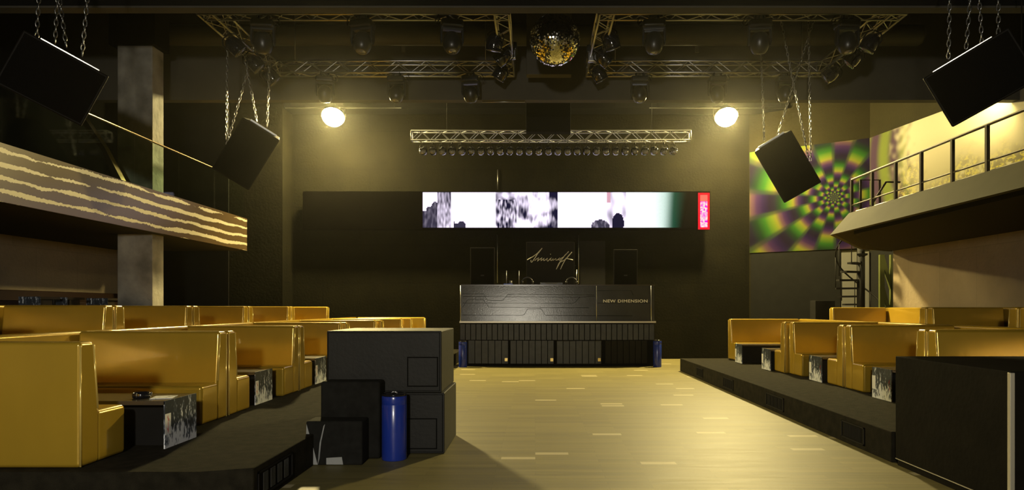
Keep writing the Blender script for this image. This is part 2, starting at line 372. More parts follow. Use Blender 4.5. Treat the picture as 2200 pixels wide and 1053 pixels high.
# ------------------------------------------------------------------ lamps that light the room
def hall_lamp(x, y, z, label, strength=60.0, r=.3, top=H, col=(1, .80, .33)):
    t = empty('hanging_lamp', (x, y, z)); tag(t, label, 'lamp', 'round warm hall lamps')
    m = M['lampglow'].copy(); m.node_tree.nodes['Principled BSDF'].inputs['Emission Strength'].default_value = strength; m.node_tree.nodes['Principled BSDF'].inputs['Emission Color'].default_value = (*col, 1)
    MB().lathe([(.002, r)] + [(r * math.sin(a), r * math.cos(a)) for a in [PI * k / 14 for k in range(1, 14)]] + [(.002, -r)], 32).build('lamp_globe', m, t)
    MB().lathe([(.05, r - .01), (.09, r), (.09, r + .07), (.03, r + .1)], 16).build('lamp_cap', M['matte'], t)
    MB().tube([(0, 0, r + .08), (0, 0, top - z)], .012, 6).build('lamp_rod', M['matte'], t)
    return t
def flood_lamp(x, y, z, label, strength, tilt, yaw=0.0, r=.33, top=H):
    """round floodlight: deep housing and a domed lit glass tilted down into the hall"""
    t = empty('flood_lamp', (x, y, z)); tag(t, label, 'lamp', 'round floodlights before the back wall')
    rot = Matrix.Rotation(yaw, 4, 'Z') @ Matrix.Rotation(PI / 2 - tilt, 4, 'X')     # local -Z is the beam axis... turned to face -Y and down
    rot = Matrix.Rotation(yaw, 4, 'Z') @ Matrix.Rotation(-(PI / 2 - tilt), 4, 'X')
    m = M['lampglow'].copy(); m.node_tree.nodes['Principled BSDF'].inputs['Emission Strength'].default_value = strength
    dome = [(r * math.cos(a), -.85 * r * math.sin(a)) for a in [PI / 2 * k / 8 for k in range(8)]] + [(.002, -.85 * r)]
    MB().lathe(dome, 36, rot).build('lamp_glass', m, t)
    MB().lathe([(r * 1.0, .0), (r * 1.08, -.02), (r * 1.1, .03), (r * .9, .14), (r * .4, .22), (.01, .23)], 36, rot).build('housing', M['matte'], t)
    MB().tube([(-r * 1.15, 0, 0), (-r * 1.15, .05, r * .9), (0, .08, r * 1.2), (r * 1.15, .05, r * .9), (r * 1.15, 0, 0)], .015, 6).build('bracket', M['matte'], t)
    MB().tube([(0, .08, r * 1.2), (0, .08, top - z)], .015, 6).build('hanger', M['matte'], t)
    return t
LS = 1900.0
flood_lamp(X(716, 21), 21, Z(250, 21), 'lit round floodlight glowing in front of the back wall, left one above the screen', LS, math.radians(56))
flood_lamp(X(1560, 21), 21, Z(250, 21), 'lit round floodlight glowing in front of the back wall, right one above the screen', LS, math.radians(56))
hall_lamp(X(2096, 15.8), 15.8, Z(192, 15.8), 'lit lamp hidden behind the large tilted speaker at upper right', 240, .24)
hall_lamp(-1.0, -3.5, 3.4, 'hall lamp out of view behind the viewer', 800, .25, col=(1, .92, .76))

# ------------------------------------------------------------------ gold U-shaped booths
SH, BH, T, DP = .45, 1.056, .21, .64      # seat height, back height, back thickness, depth of a bench
def booth(xe, xb, y0, y1, z, label, group, near=True, far=True, m='gold'):
    """xe = x of the open end (towards the dance floor), xb = x of the outer back; z = platform"""
    sx = 1 if xe > xb else -1
    t = empty('booth_sofa', ((xe + xb) / 2, (y0 + y1) / 2, z)); tag(t, label, 'sofa', group)
    ox, oy = t.location.x, t.location.y
    G = M[m]
    def prof(y, s):           # backrest and seat profiles running in y from the outer face inwards
        back = [(y, 0), (y, BH), (y + s * (T - .02), BH), (y + s * (T + .045), SH - .03), (y + s * (T + .045), 0)]
        seat = [(y + s * (T + .02), 0), (y + s * (T + .02), SH), (y + s * DP, SH), (y + s * DP, 0)]
        return back, seat
    loc = lambda poly: [(p[0] - oy, p[1]) for p in poly]
    xi = xb + sx * (T + .03)
    for flag, y, s in ((near, y0, 1), (far, y1, -1)):
        if not flag: continue
        bk, st = prof(y, s)
        MB().prism(loc(bk), xi - ox, xe - ox, 'x').build('backrest', G, t, bevel=.035)
        MB().prism(loc(st), xi - ox, xe - ox, 'x').build('seat', G, t, bevel=.04)
    # bench along the back
    locx = lambda poly: [(p[0], p[1]) for p in poly]
    bx = [(xb, 0), (xb, BH), (xb + sx * (T - .02), BH), (xb + sx * (T + .045), SH - .03), (xb + sx * (T + .045), 0)]
    stx = [(xb + sx * (T + .02), 0), (xb + sx * (T + .02), SH), (xb + sx * DP, SH), (xb + sx * DP, 0)]
    MB().prism([(p[0] - ox, p[1]) for p in bx], y0 + .01 - oy, y1 - .01 - oy, 'y').build('backrest', G, t, bevel=.035)
    MB().prism([(p[0] - ox, p[1]) for p in stx], y0 + (DP if near else 0) - oy, y1 - (DP if far else 0) - oy, 'y').build('seat', G, t, bevel=.04)
    # welts of piping down the open ends of the backrests
    for flag, y, s in ((near, y0, 1), (far, y1, -1)):
        if not flag: continue
        for yy in (y + s * .012, y + s * (T - .03)):
            top = yy + (s * .055 if yy != y + s * .012 else 0)
            MB().tube([(xe - ox - sx * .004, (top if k == 0 else yy) - oy, (SH + .02 if k == 0 and top != yy else 0.01) if k == 0 else BH - .03) for k in (0, 1)], .009, 6).build('piping', M['piping'], t)
    return t

left_y = [(5.70, 8.42, -3.80), (8.47, 10.98, -3.80), (11.02, 13.50, -3.80), (13.54, 16.15, -3.74), (16.20, 18.75, -3.64), (18.80, 21.30, -3.42)]
for i, (a_, b_, e_) in enumerate(left_y):
    booth(e_, -5.75, a_, b_, P1, ['gold booth sofa nearest the viewer on the left platform, around the ashtray table',
        'second gold booth sofa from the viewer in the left front row',
        'third gold booth sofa in the left front row, partly behind the crates',
        'fourth gold booth sofa in the left front row, behind the crates',
        'fifth gold booth sofa from the viewer in the left front row, seen over the crates',
        'farthest gold booth sofa of the left front row, next to the back wall'][i], 'gold booths in the left front row')
left2 = [(7.35, 9.88), (9.93, 12.15), (12.20, 14.50), (14.55, 17.05), (17.10, 20.20)]
for i, (a_, b_) in enumerate(left2):
    booth(-6.10, -7.80, a_, b_, P2, 'gold booth sofa on the raised left row, %s from the left in view' % ORD[i], 'gold booths on the raised left row')
right1 = [(6.55, 9.02), (9.07, 11.42), (11.50, 13.92), (13.97, 18.05)]
for i, (a_, b_) in enumerate(right1):
    booth(5.18 if i < 3 else 5.10, 7.15, a_, b_, P1, ['gold booth sofa nearest on the right platform, mostly behind the tall dark crate',
        'gold booth sofa on the right platform just beyond the tall dark crate',
        'gold booth sofa second from the far end of the right front row', 'long gold booth sofa at the far end of the right front row'][i], 'gold booths in the right front row', near=(i != 0))
right2 = [(8.6, 11.00), (11.05, 13.6), (13.65, 18.10)]
for i, (a_, b_) in enumerate(right2):
    booth(7.80, 9.45, a_, b_, P1 + .3, 'gold booth sofa on the raised right row, %s from the right edge' % ORD[i], 'gold booths on the raised right row')
# dark bench against the left wall
t = empty('wall_bench', (-10.6, 13, P3)); tag(t, 'long dark brown bench along the far left wall below the balcony', 'bench')
MB().box(-.38, -.2, -4, 4.95, 0, .62).build('backrest', M['brownvinyl'], t, bevel=.03)
MB().box(-.2, .35, -4, 4.95, 0, .40).build('seat', M['brownvinyl'], t, bevel=.03)

# ------------------------------------------------------------------ low tables with printed end panels
SCR = [[(165, 640), (330, 545), (450, 455), (590, 305), (520, 395), (450, 475), (400, 560), (330, 660), (285, 710), (268, 690), (275, 640)],
       [(375, 660), (430, 610), (495, 575), (470, 630), (450, 680), (520, 620), (590, 575), (560, 625), (550, 665), (600, 630), (650, 590), (625, 640), (635, 665), (690, 630), (745, 590), (720, 645), (745, 680), (800, 620), (850, 570), (815, 640), (845, 662), (905, 600), (885, 655), (985, 600), (975, 648), (1020, 640), (1090, 582), (1045, 635), (1080, 652), (1115, 600), (1190, 560)],
       [(1190, 560), (1340, 400), (1240, 500), (1150, 620), (1060, 740), (990, 905), (1050, 790), (1100, 700), (1190, 660)],
       [(1190, 660), (1290, 580), (1430, 415), (1330, 520), (1230, 650), (1160, 780), (1105, 905)], [(1250, 590), (1290, 600), (1460, 640)], [(815, 478), (835, 478)]]
def table(x, y, z, label, group, ln=1.0, wd=.60, ht=.455, side=1, script=False):
    """side=+1: printed end panel faces +x"""
    t = empty('low_table', (x, y, z)); tag(t, label, 'table', group)
    e = side
    b = MB().box(min(0, -e * ln), max(0, -e * ln), 0, wd, ht - .04, ht)
    b.build('tabletop', M['tabletop'], t, bevel=.004)
    b = MB().box(min(-e * .03, -e * ln), max(-e * .03, -e * ln), .18, wd - .18, .0, ht - .042); b.build('pedestal', M['matte'], t)
    MB().box(-.012 if e > 0 else -.002, .002 if e > 0 else .012, 0, wd, 0, ht + .001).build('end_panel', M['art'], t)
    xs = e * .004
    if True:
        sy0, sy1 = (.0, .10) if e > 0 else (wd - .10, wd)
        MB().box(min(xs, xs * .3), max(xs, xs * .3), sy0, sy1, .13, .33).build('label_strip', M['white'], t)
    if script:
        bb = MB()
        for st in SCR:
            # written upwards: along +z; letters rise towards -y
            bb.tube([(e * .0045, .05 + (py - 600) * .06 / 600, .145 + (px - 165) * .17 / 1300) for px, py in st], .0012, 4)
        bb.build('red_script', M['red'], t)
    return t
tl = [(-3.52, 6.49), (-3.86, 9.42), (-3.86, 12.0), (-3.86, 14.6), (-3.8, 17.2)]
for i, (x, y) in enumerate(tl):
    table(x, y, P1, ['low table with scratched print end, black ashtray on top, inside the nearest booth',
                     'low table with scratched print end in the second booth of the left front row',
                     'low table with scratched print end just left of the charcoal crates',
                     'low table in the fourth booth of the left front row, hidden by crates',
                     'low table in the fifth booth of the left front row, hidden by crates'][i], 'low tables in the left front row', ln=1.05, side=1, script=(i < 3))
tr_ = [(5.08, 9.74, .55), (5.15, 12.28, .55), (5.02, 14.58, .55), (4.98, 16.45, .55)]
for i, (x, y, wd) in enumerate(tr_):
    table(x, y, P1, ['low table with scratched print end peeping out left of the tall dark crate',
                     'low table with scratched print end second from the tall dark crate on the right',
                     'low table with scratched print end third from the tall dark crate on the right',
                     'low table with scratched print end farthest away on the right platform'][i], 'low tables in the right front row', ln=1.05, wd=wd, side=-1, script=(i < 2))
for i, (px, d, wpx) in enumerate(((64, 12.5, .4), (129, 13.3, .3), (209, 14.4, .45))):
    t = empty('wall_table', (X(px, d), d, P3)); tag(t, 'small table with scratched print front before the wall bench, %s from left' % ORD[i], 'table', 'small tables before the wall bench')
    MB().box(-wpx / 2, wpx / 2, 0, .5, .41, .455).box(-.12, .12, .1, .4, 0, .41).build('tabletop', M['tabletop'], t)
    MB().box(-wpx / 2, wpx / 2, -.01, .003, .0, .455).build('end_panel', M['art'], t)

# ashtray and printed card on the nearest table
t = empty('ashtray', (X(308, 6.75), 6.72, P1 + .456)); tag(t, 'round black ashtray on the nearest low table', 'ashtray')
MB().lathe([(.07, 0), (.082, .008), (.085, .05), (.078, .055), (.072, .05), (.066, .015), (.0, .012)], 28).build('dish', M['gloss'], t)
for k in range(3):
    a = 2 * PI * k / 3 - PI / 2; b = MB()
    b.tube([(.078 * math.cos(a), .078 * math.sin(a), .052), (.088 * math.cos(a), .088 * math.sin(a), .05), (.088 * math.cos(a), .088 * math.sin(a), .012)], .003, 5); b.build('cigarette_rest', M['alu'], t)
t = MB().box(-.10, .10, -.11, .11, 0, .004).build('printed_card', M['art'], None, bevel=0); t.location = (-3.67, 6.75, P1 + .4575); t.rotation_euler = (0, 0, .25)
tag(t, 'thin printed card lying on the near end of the ashtray table', 'card')

# ------------------------------------------------------------------ crates, bin, step block
def crate(x0, x1, y0, y1, z0, z1, label, panel):
    t = empty('stage_crate', ((x0 + x1) / 2, (y0 + y1) / 2, z0)); tag(t, label, 'crate', 'two stacked charcoal stage crates')
    ox, oy = t.location.x, t.location.y
    MB().box(x0 - ox, x1 - ox, y0 - oy, y1 - oy, 0, z1 - z0).build('body', M['crate'], t, bevel=.012)
    a0, a1, c0, c1 = panel
    yy = y0 - oy
    MB().box(a0 - ox, a1 - ox, yy - .006, yy + .01, c0 - z0, c1 - z0).build('hatch', M['crate'], t, bevel=.004)
    g_ = .012; b = MB()
    for r_ in ((a0 - g_, a1 + g_, c0 - g_, c0), (a0 - g_, a1 + g_, c1, c1 + g_), (a0 - g_, a0, c0, c1), (a1, a1 + g_, c0, c1)):
        b.box(r_[0] - ox, r_[1] - ox, yy - .002, yy + .002, r_[2] - z0, r_[3] - z0)
    b.build('hatch_gap', M['crateline'], t)
    b = MB()
    e = .004
    for r_ in ((x0 + .012, x0 + .02, z0 + .02, z1 - .02), (x1 - .028, x1 - .02, z0 + .02, z1 - .02), (x0 + .02, x1 - .02, z1 - .024, z1 - .018), (x0 + .02, x1 - .02, z0 + .018, z0 + .024)):
        b.box(r_[0] - ox, r_[1] - ox, yy - .0015, yy + .002, r_[2] - z0, r_[3] - z0)
    b.build('frame_groove', M['crateline'], t)
    return t
dC = 7.85
crate(X(702, dC) + .02, X(955, dC), dC, 9.0, 0.0, .70, 'lower charcoal stage crate standing on the floor behind the blue bin', (X(876, dC), X(937, dC), Z(963, dC), Z(901, dC)))
crate(X(702, dC), X(945, dC) + .02, dC, 9.02, .702, Z(711, dC), 'upper charcoal stage crate resting on the other one', (X(877, dC), X(939, dC), Z(829, dC), Z(769, dC)))
# blue cylindrical bin
def bin_(x, y, h, r, label, z=0):
    t = empty('ashtray_bin', (x, y, z)); tag(t, label, 'bin', 'blue cylindrical bins')
    MB().lathe([(r * .98, 0), (r, .01), (r, h * .84), (r * .985, h * .845), (r, h * .85), (r, h - .025), (r * .98, h - .02)], 36).build('body', M['blue'], t)
    MB().lathe([(r * .99, h - .02), (r * .99, h), (r * .8, h + .012), (r * .75, h - .005), (.01, h - .005)], 36).build('ash_lid', M['gloss'], t)
    return t
bn = bin_(X(846, 7.55), 7.58, .725, .138, 'blue cylindrical bin standing before the charcoal crates')
b = MB()
for k in range(9):
    b.box(-.03 + random.random() * .05, -.01 + random.random() * .05, -.02, .02, .725, .735 + random.random() * .015)
b.build('ash_litter', M['white'], bn)
bin_(X(995, 19.4), 19.35, .74, .12, 'dark blue bin at the left foot of the DJ console')
bin_(X(1412, 19.4), 19.4, .76, .12, 'dark blue bin at the right foot of the DJ console')
# black step block
t = empty('step_block', (X(730, 7.4), 7.27, 0)); tag(t, 'black carpeted step block between the left platform and the blue bin', 'step')
xa, xb_ = X(657, 7.27) - t.location.x, X(782, 7.27) - t.location.x
MB().box(xa, xb_ - .02, 0, .3, 0, .47).build('lower_step', M['stepcloth'], t, bevel=.02)
MB().box(xa + .06, xb_ + .10, .30, .57, 0, .86).build('upper_step', M['stepcloth'], t, bevel=.03)
b = MB()
b.add([(xa - .004, -.006, .01), (xa + .13, -.012, .01), (xa + .075, -.008, .22), (xa + .01, -.006, .44)], [(0, 1, 2, 3)])
b.add([(xa + .13, -.012, .01), (xa + .155, -.03, .08), (xa + .17, -.02, .26), (xa + .205, -.006, .44), (xa + .19, -.006, .42), (xa + .15, -.012, .24)], [(0, 1, 2, 5), (2, 3, 4, 5)])
b.add([(xa + .22, -.006, .01), (xa + .40, -.008, .01), (xa + .385, -.008, .09), (xa + .22, -.006, .08)], [(0, 1, 2, 3)])
o = b.build('torn_film', M['foil'], t); md = o.modifiers.new('s', 'SOLIDIFY'); md.thickness = .003
# big dark crate at right
t = empty('tall_crate', (3.95, 6.4, 0)); tag(t, 'tall dark plywood crate in the right foreground with a metal corner edge', 'crate')
MB().box(-.10, 1.6, -.87, .9, .07, 1.16).build('body', M['brownblack'], t, bevel=.008)
MB().box(-.085, 1.58, -.85, .88, 0, .062).build('plinth', M['brownblack'], t)
MB().box(-.108, -.07, -.878, -.84, .075, 1.15).build('corner_strip', M['ledge'], t, bevel=.004)
MB().box(-.106, -.096, -.86, .89, .068, .076).build('bottom_strip', M['ledge'], t)

# vents in the platform risers
def vent(x, y0, y1, z0, z1, side, label, group, n=4, m='acrylic'):
    t = empty('riser_vent', (x, (y0 + y1) / 2, z0)); tag(t, label, 'vent', group)
    s = side; L_ = (y1 - y0) / 2; hh = z1 - z0
    MB().box(min(0, s * .004), max(0, s * .004), -L_, L_, 0, hh).build('backing', M['crateline'], t)
    b = MB()
    for r_ in ((-L_, L_, 0, .015), (-L_, L_, hh - .015, hh), (-L_, -L_ + .02, 0, hh), (L_ - .02, L_, 0, hh)):
        b.box(min(0, s * .012), max(0, s * .012), r_[0], r_[1], r_[2], r_[3])
    b.build('frame', M['matte'], t)
    b = MB()
    for g_ in range(n):
        c = -L_ + .08 + (2 * L_ - .16) * (g_ + .5) / n
        for k in range(5):
            yy = c + (k - 2) * .022; b.box(min(s * .003, s * .010), max(s * .003, s * .010), yy - .004, yy + .004, .03, hh - .03)
    b.build('bars', M[m], t)
vent(-2.36, 5.80, 6.62, .05, .28, 1, 'barred vent grille in the riser of the left platform', 'vents in the platform risers')
for i, (a_, b_) in enumerate(((15.7, 16.3), (13.3, 14.0), (10.6, 11.4), (8.0, 8.6))):
    vent(3.86, a_, b_, .06, .27, -1, 'dark vent grille in the right platform riser, %s from the far end' % ORD[i], 'vents in the platform risers', m='matte')

# ------------------------------------------------------------------ DJ console
dj = empty('dj_console', (0, 19.66, 0)); tag(dj, 'wide DJ console with grey brushed front above dark slatted doors', 'DJ console')
Y0 = 19.66
def R(px0, px1, py0, py1, d=Y0): return X(px0, d), X(px1, d), Z(py1, d), Z(py0, d)
x0, x1, z0, z1 = R(990, 1405, 614, 690)
pyf = lambda z: -.022 - .06 * (z1 - z) / (z1 - z0)
MB().prism([(-.075, z0), (.02, z0), (.02, z1), (-.018, z1)], x0, x1, 'x').build('front_panel', M['acrylic'], dj)
MB().box(x0 - .02, x1 + .02, -.03, .75, z1, z1 + .03).build('countertop', M['tabletop'], dj)
MB().box(x0 - .02, x1 + .03, -.16, .02, z0 - .05, z0).build('front_ledge', M['ledge'], dj)
MB().box(x0, x1, .02, .7, .0, z1).build('body', M['matte'], dj)
b = MB()
lines = [[(70, 165), (310, 165), (350, 235), (400, 242), (530, 242), (585, 170), (1560, 180)], [(75, 196), (545, 200), (1400, 203), (1570, 195)],
         [(75, 318), (130, 232), (310, 232), (370, 316), (700, 320), (1500, 325)], [(70, 270), (1310, 275), (1345, 262), (1400, 200)], [(70, 405), (750, 408), (770, 400), (810, 335), (960, 335), (1010, 408), (1990, 415)],
         [(1600, 130), (1980, 130), (2000, 180)], [(1600, 270), (2200, 270)]]
for ln in lines:
    b.tube([(X(980 + u / 5.266, Y0), pyf(Z(600 + v / 5.266, Y0)) + .002, Z(600 + v / 5.266, Y0)) for u, v in ln], .006, 4)
b.build('engraved_line', M['crateline'], dj)
for px in (990, 1281, 1398):
    MB().tube([(X(px, Y0), pyf(z0) - .006, z0), (X(px, Y0), pyf(z1) - .006, z1)], .012, 6).build('edge_trim', M['alu'], dj)
for k in range(8):
    px, py, rr = [(1105, 673, .018), (1148, 672, .014), (1206, 683, .02), (1110, 645, .01), (1176, 663, .01), (1186, 682, .01), (1228, 683, .008), (1133, 685, .008)][k]
tx = bpy.data.curves.new('panel_lettering', 'FONT'); tx.body = 'NEW DIMENSION'; tx.size = .19; tx.extrude = .003; tx.align_x = 'CENTER'; tx.align_y = 'CENTER'; tx.space_character = 1.12; tx.offset = .004
tx.materials.append(M['script']); o0 = bpy.data.objects.new('panel_lettering_source', tx); C.objects.link(o0)
bpy.context.view_layer.update(); me_ = bpy.data.meshes.new_from_object(o0.evaluated_get(bpy.context.evaluated_depsgraph_get())); bpy.data.objects.remove(o0)
o = bpy.data.objects.new('panel_lettering', me_); C.objects.link(o); o.parent = dj
o.location = (X(1343, Y0), pyf(Z(647.3, Y0)) - .004, Z(647.3, Y0)); o.rotation_euler = (PI / 2, 0, 0); o.scale = (.78, .62, 1)
# lower cabinet, slightly bowed: slatted upper row and four doors
xl, xr = X(988, 19.6), X(1406, 19.6)
def bow(x): u = (x - (xl + xr) / 2) / ((xr - xl) / 2); return -.22 + .14 * u * u
zz = Z(785, 19.5); zm = Z(732, 19.5); zt = Z(696, 19.5)
nS = 36
b = MB(); step = (xr - xl) / nS
for k in range(nS):
    xx = xl + step * k; b.box(xx + .012, xx + step - .012, bow(xx + step / 2) + .02, bow(xx + step / 2) + .05, zm + .02, zt - .01)
b.build('upper_slats', M['slat'], dj)
b = MB()
for k in range(nS):
    xx = xl + step * k; b.box(xx, xx + step, bow(xx + step / 2) + .05, .02, zz, zt)
b.build('cabinet_carcass', M['crateline'], dj)
dl = [(1005, 1092), (1096, 1190), (1196, 1292), (1300, 1392)]
for i, (a_, c_) in enumerate(dl):
    xa, xc = X(a_, 19.45), X(c_, 19.45)
    b = MB(); n = 6 if i == 0 else 7
    for k in range(n):
        u0 = xa + (xc - xa) * k / n; u1 = xa + (xc - xa) * (k + 1) / n
        b.box(u0 + .01, u1 - .01, bow((u0 + u1) / 2) - .01, bow((u0 + u1) / 2) + .02, zz + .05, zm)
    dr = b.build('door', M['slat' if i < 3 else 'matte'], dj)
    if i < 3:
        MB().box(xc - .1, xc - .02, bow(xc) - .03, bow(xc) - .012, zz + .12, zz + .21).build('latch', M['brass'], dr)
b = MB(); xa, xc = X(1196, 19.45), X(1292, 19.45)
b.tube([(xa, -.235, zz + .05), (xc, -.235, zz + .05), (xc, -.235, zm - .01), (xa, -.235, zm - .01)], .008, 4, closed=True); b.build('door_frame', M['acrylic'], dj)
# things on the console
CT = z1 + .03
def box_speaker(px0, px1, py0, d, label):
    xa, xc = X(px0, d), X(px1, d); t = empty('monitor_speaker', ((xa + xc) / 2, d, CT)); tag(t, label, 'speaker', 'black monitor speakers on the DJ console')
    wd_ = (xc - xa) / 2; h_ = Z(py0, d) - CT
    MB().prism([(-wd_, .0), (wd_, .0), (wd_ * .8, .42), (-wd_ * .8, .42)], 0, h_, 'z').build('cabinet', M['spk'], t, bevel=.015)
    MB().box(-wd_ * .92, wd_ * .92, -.012, .0, .03, h_ - .03).build('front_grille', M['grille'], t, bevel=.005)
    MB().box(-.05, .05, -.016, -.011, .26, .30).build('badge', M['crate'], t)
box_speaker(1010, 1063, 532, 19.95, 'black monitor speaker at the left end of the DJ console top')
box_speaker(1318, 1370, 536, 19.95, 'black monitor speaker at the right end of the DJ console top')
# script sign board
ds = 20.25; sx0, sx1, sz0, sz1 = R(1131, 1234, 520, 606, ds)
t = empty('script_sign', ((sx0 + sx1) / 2, ds, CT)); tag(t, 'black sign board with a pale handwritten word standing behind the DJ console', 'sign')
ox = t.location.x
MB().box(sx0 - ox, sx1 - ox, 0, .04, 0, sz1 - CT).build('board', M['matte'], t, bevel=.006)
b = MB()
for st in SCR:
    b.tube([(X(1120 + u / 13.16, ds) - ox, -.008, Z(510 + v / 13.16, ds) - CT) for u, v in st], .0125, 5)
b.build('script_lettering', M['script'], t)
# mixer, stands, cups and small gear on the top
def small_tube(name, pts, r, m, label, cat):
    o = MB().tube(pts, r, 8).build(name, M[m], None, origin=pts[0]); tag(o, label, cat); return o
dd = 19.8
t = empty('dj_mixer', (X(1185, dd), dd, CT)); tag(t, 'low black DJ mixer with pale strip in the middle of the console top', 'mixer')
MB().box(-.33, .33, -.02, .3, 0, .07).build('case', M['black'], t, bevel=.01); MB().box(-.17, .17, -.026, -.018, .03, .055).build('display_strip', M['ivory'], t)
for i, px in enumerate((1133, 1228)):
    t = empty('headphones', (X(px, dd), dd + .02, CT)); tag(t, 'black headphones resting on the console %s of the mixer' % ('left' if i == 0 else 'right'), 'headphones')
    b = MB(); b.tube([(.15 * math.cos(a), 0, .08 + .13 * math.sin(a)) for a in [PI * k / 10 for k in range(11)]], .018, 6); b.build('headband', M['black'], t)
    for s in (-1, 1):
        MB().lathe([(.05, -.03), (.06, 0), (.05, .03)], 12, Matrix.Translation((s * .15, 0, .065)) @ Matrix.Rotation(PI / 2, 4, 'Y')).build('ear_cup', M['black'], t)
for i, (px, h_) in enumerate(((1088, .42), (1115, .42), (1239, .45))):
    o = small_tube('microphone_stand', [(X(px, dd + .1), dd + .12, CT), (X(px, dd + .1), dd + .12, CT + h_)], .009, 'alu', 'thin metal stand on the console top, %s from left' % ORD[i], 'stand')
o = MB().lathe([(.045, 0), (.05, .12), (.045, .12), (.04, .005)], 14).build('drinking_glass', M['lens'], None); o.location = (X(1097, dd), dd, CT); tag(o, 'small glass beside the left stand on the console', 'glass')
o = MB().box(-.13, .13, -.06, .06, 0, .03).build('cable_coil', M['blue'], None, bevel=.01); o.location = (X(1092, dd - .05), dd - .08, CT); tag(o, 'bluish gadget lying on the console left of the mixer', 'gadget')
# door panel in the back wall behind the console
t = MB().box(X(1246, BW), X(1300, BW), BW - .03, BW - .001, 1.8, Z(518, BW)).build('wall_panel', M['matte'], None); tag(t, 'tall dark panel on the back wall right of the script sign', 'panel')
# wall conduits
for i, (px, y0_, y1_, r_) in enumerate(((1068.5, 505, 608, .012), (1243, 505, 610, .014), (1069, 365, 408, .01))):
    o = MB().tube([(X(px, BW - .03), BW - .03, Z(y1_, BW)), (X(px, BW - .03), BW - .03, Z(y0_, BW))], r_, 6).build('wall_conduit', M['alu'], None)
    tag(o, ['thin bright conduit on the back wall below the screen, left one', 'thin bright conduit on the back wall right of the script sign', 'thin conduit on the back wall just above the screen'][i], 'conduit')

# ------------------------------------------------------------------ LED screen band
dL = 22.0
sx0, sx1, sz0, sz1 = R(650, 1526, 411, 493, dL)
t = empty('led_screen', ((sx0 + sx1) / 2, dL, sz0)); tag(t, 'long narrow LED screen on the back wall, its left third dark', 'screen'); oxs = t.location.x
MB().box(sx0 - oxs, sx1 - oxs, .02, .22, 0, sz1 - sz0).build('cabinet', M['black_led'], t)
b = MB()
for px in (670, 800, 1000, 1200, 1400): b.box(X(px, dL) - oxs - .05, X(px, dL) - oxs + .05, .22, BW - dL - .003, .2, .9)
b.build('wall_bracket', M['matte'], t)
def grid(name, nx, nz, px0, px1, py0, py1, d, fn, m, parent, yoff=0):
    vs, fs, cols = [], [], []
    for j in range(nz + 1):
        for i in range(nx + 1):
            vs.append((X(px0 + (px1 - px0) * i / nx, d) - oxs, yoff, Z(py1 + (py0 - py1) * j / nz, d) - sz0))
    for j in range(nz):
        for i in range(nx):
            a = j * (nx + 1) + i; fs.append((a, a + 1, a + nx + 2, a + nx + 1))
            cols.append(fn(px0 + (px1 - px0) * (i + .5) / nx, py1 + (py0 - py1) * (j + .5) / nz))
    b = MB(); b.add(vs, fs); o = b.build(name, m, parent, recalc=False)
    ca = o.data.color_attributes.new('Col', 'FLOAT_COLOR', 'CORNER')
    buf = []
    for c in cols: buf += [c[0], c[1], c[2], 1.0] * 4
    ca.data.foreach_set('color', buf); return o
def nz(x, y, s=0): return noise.noise(Vector((x, y, s * 7.7)))
def sm(x, a, b_): x = max(0, min(1, (x - a) / (b_ - a))); return x * x * (3 - 2 * x)
def screen_fn(px, py):
    Wc = Vector((2.6, 2.3, 2.9))
    y = (py - 413) / 76.0
    n1 = nz(px / 9, py / 14, 1); n2 = nz(px / 3.5, py / 11, 2); fl = nz(px * .9, py * .9, 3) * .06
    v = 1.0
    if px < 940: v = 1 if (y < .28 + .15 * n1 + .25 * sm(px, 935, 910)) else .10 + .3 * max(0, n2 + .2) * (1 - .3 * y)
    elif px < 969: v = .35 + .5 * n2 + .35 * y
    elif px < 1065: v = 1 - (.9 if (y > .86 + .12 * n1 and 975 < px < 1000) else 0)
    elif px < 1110: v = .42 + .9 * n2 + .5 * n1 if y > .2 else .8 + n1
    elif px < 1198: v = .9 + 1.2 * nz(px / 22, py / 20, 5) + .5 * n2 - .4 * sm(px, 1165, 1198) * (1 - y) * .9 - (.35 if px > 1180 else 0)
    elif px < 1304: v = 1.0
    elif px < 1345: v = .95 + .6 * nz(px / 12, py / 25, 9)
    if 1268 < px < 1345:
        c1 = ((px - 1290) / 20) ** 2 + ((py - 488) / 16) ** 2; c2 = ((px - 1328) / 13) ** 2 + ((py - 480) / 22) ** 2
        if c1 < 1: v = min(v, .12 + .4 * max(0, n2))
        if c2 < 1: v = min(v, .02)
    v = max(.03, min(1, v)) ** 1.6
    col = Wc * v + Vector((.0, .0, .05)) * (1 - v)
    if px > 1345:
        k = sm(px, 1452 - 6 * y, 1425 - 6 * y); g_ = sm(px, 1480 - 12 * y, 1440)
        k2 = sm(px, 1450, 1380)
        col = Vector((2.5, 2.5, 2.6)) * k2 + (1 - k2) * (Vector((1.0, 1.5, 1.25)) * k + Vector((0.01, .16, .09)) * g_ * (1 - k))
    if px > 1484 - 16 * y: col = Vector((.004, .003, .003))
    if 1303 < px < 1312 and y < .3: col = Vector((1.5, .8, 1.0))
    return tuple(max(0, c * (1 + fl)) for c in col)
grid('picture', 300, 34, 908, 1496, 413, 489, dL, screen_fn, M['screen'], t, yoff=.018)
grid('red_module', 16, 34, 1500, 1525, 414, 493, dL, lambda px, py: (2.2, .01, .05) if (px < 1504 or px > 1521 or py < 418 or py > 489) else ((2.4, .35, .25) if py < 433 else (2.6, 1.0 + nz(px / 3, py / 3, 4) * 2, 1.5)), M['screen'], t, yoff=.018)

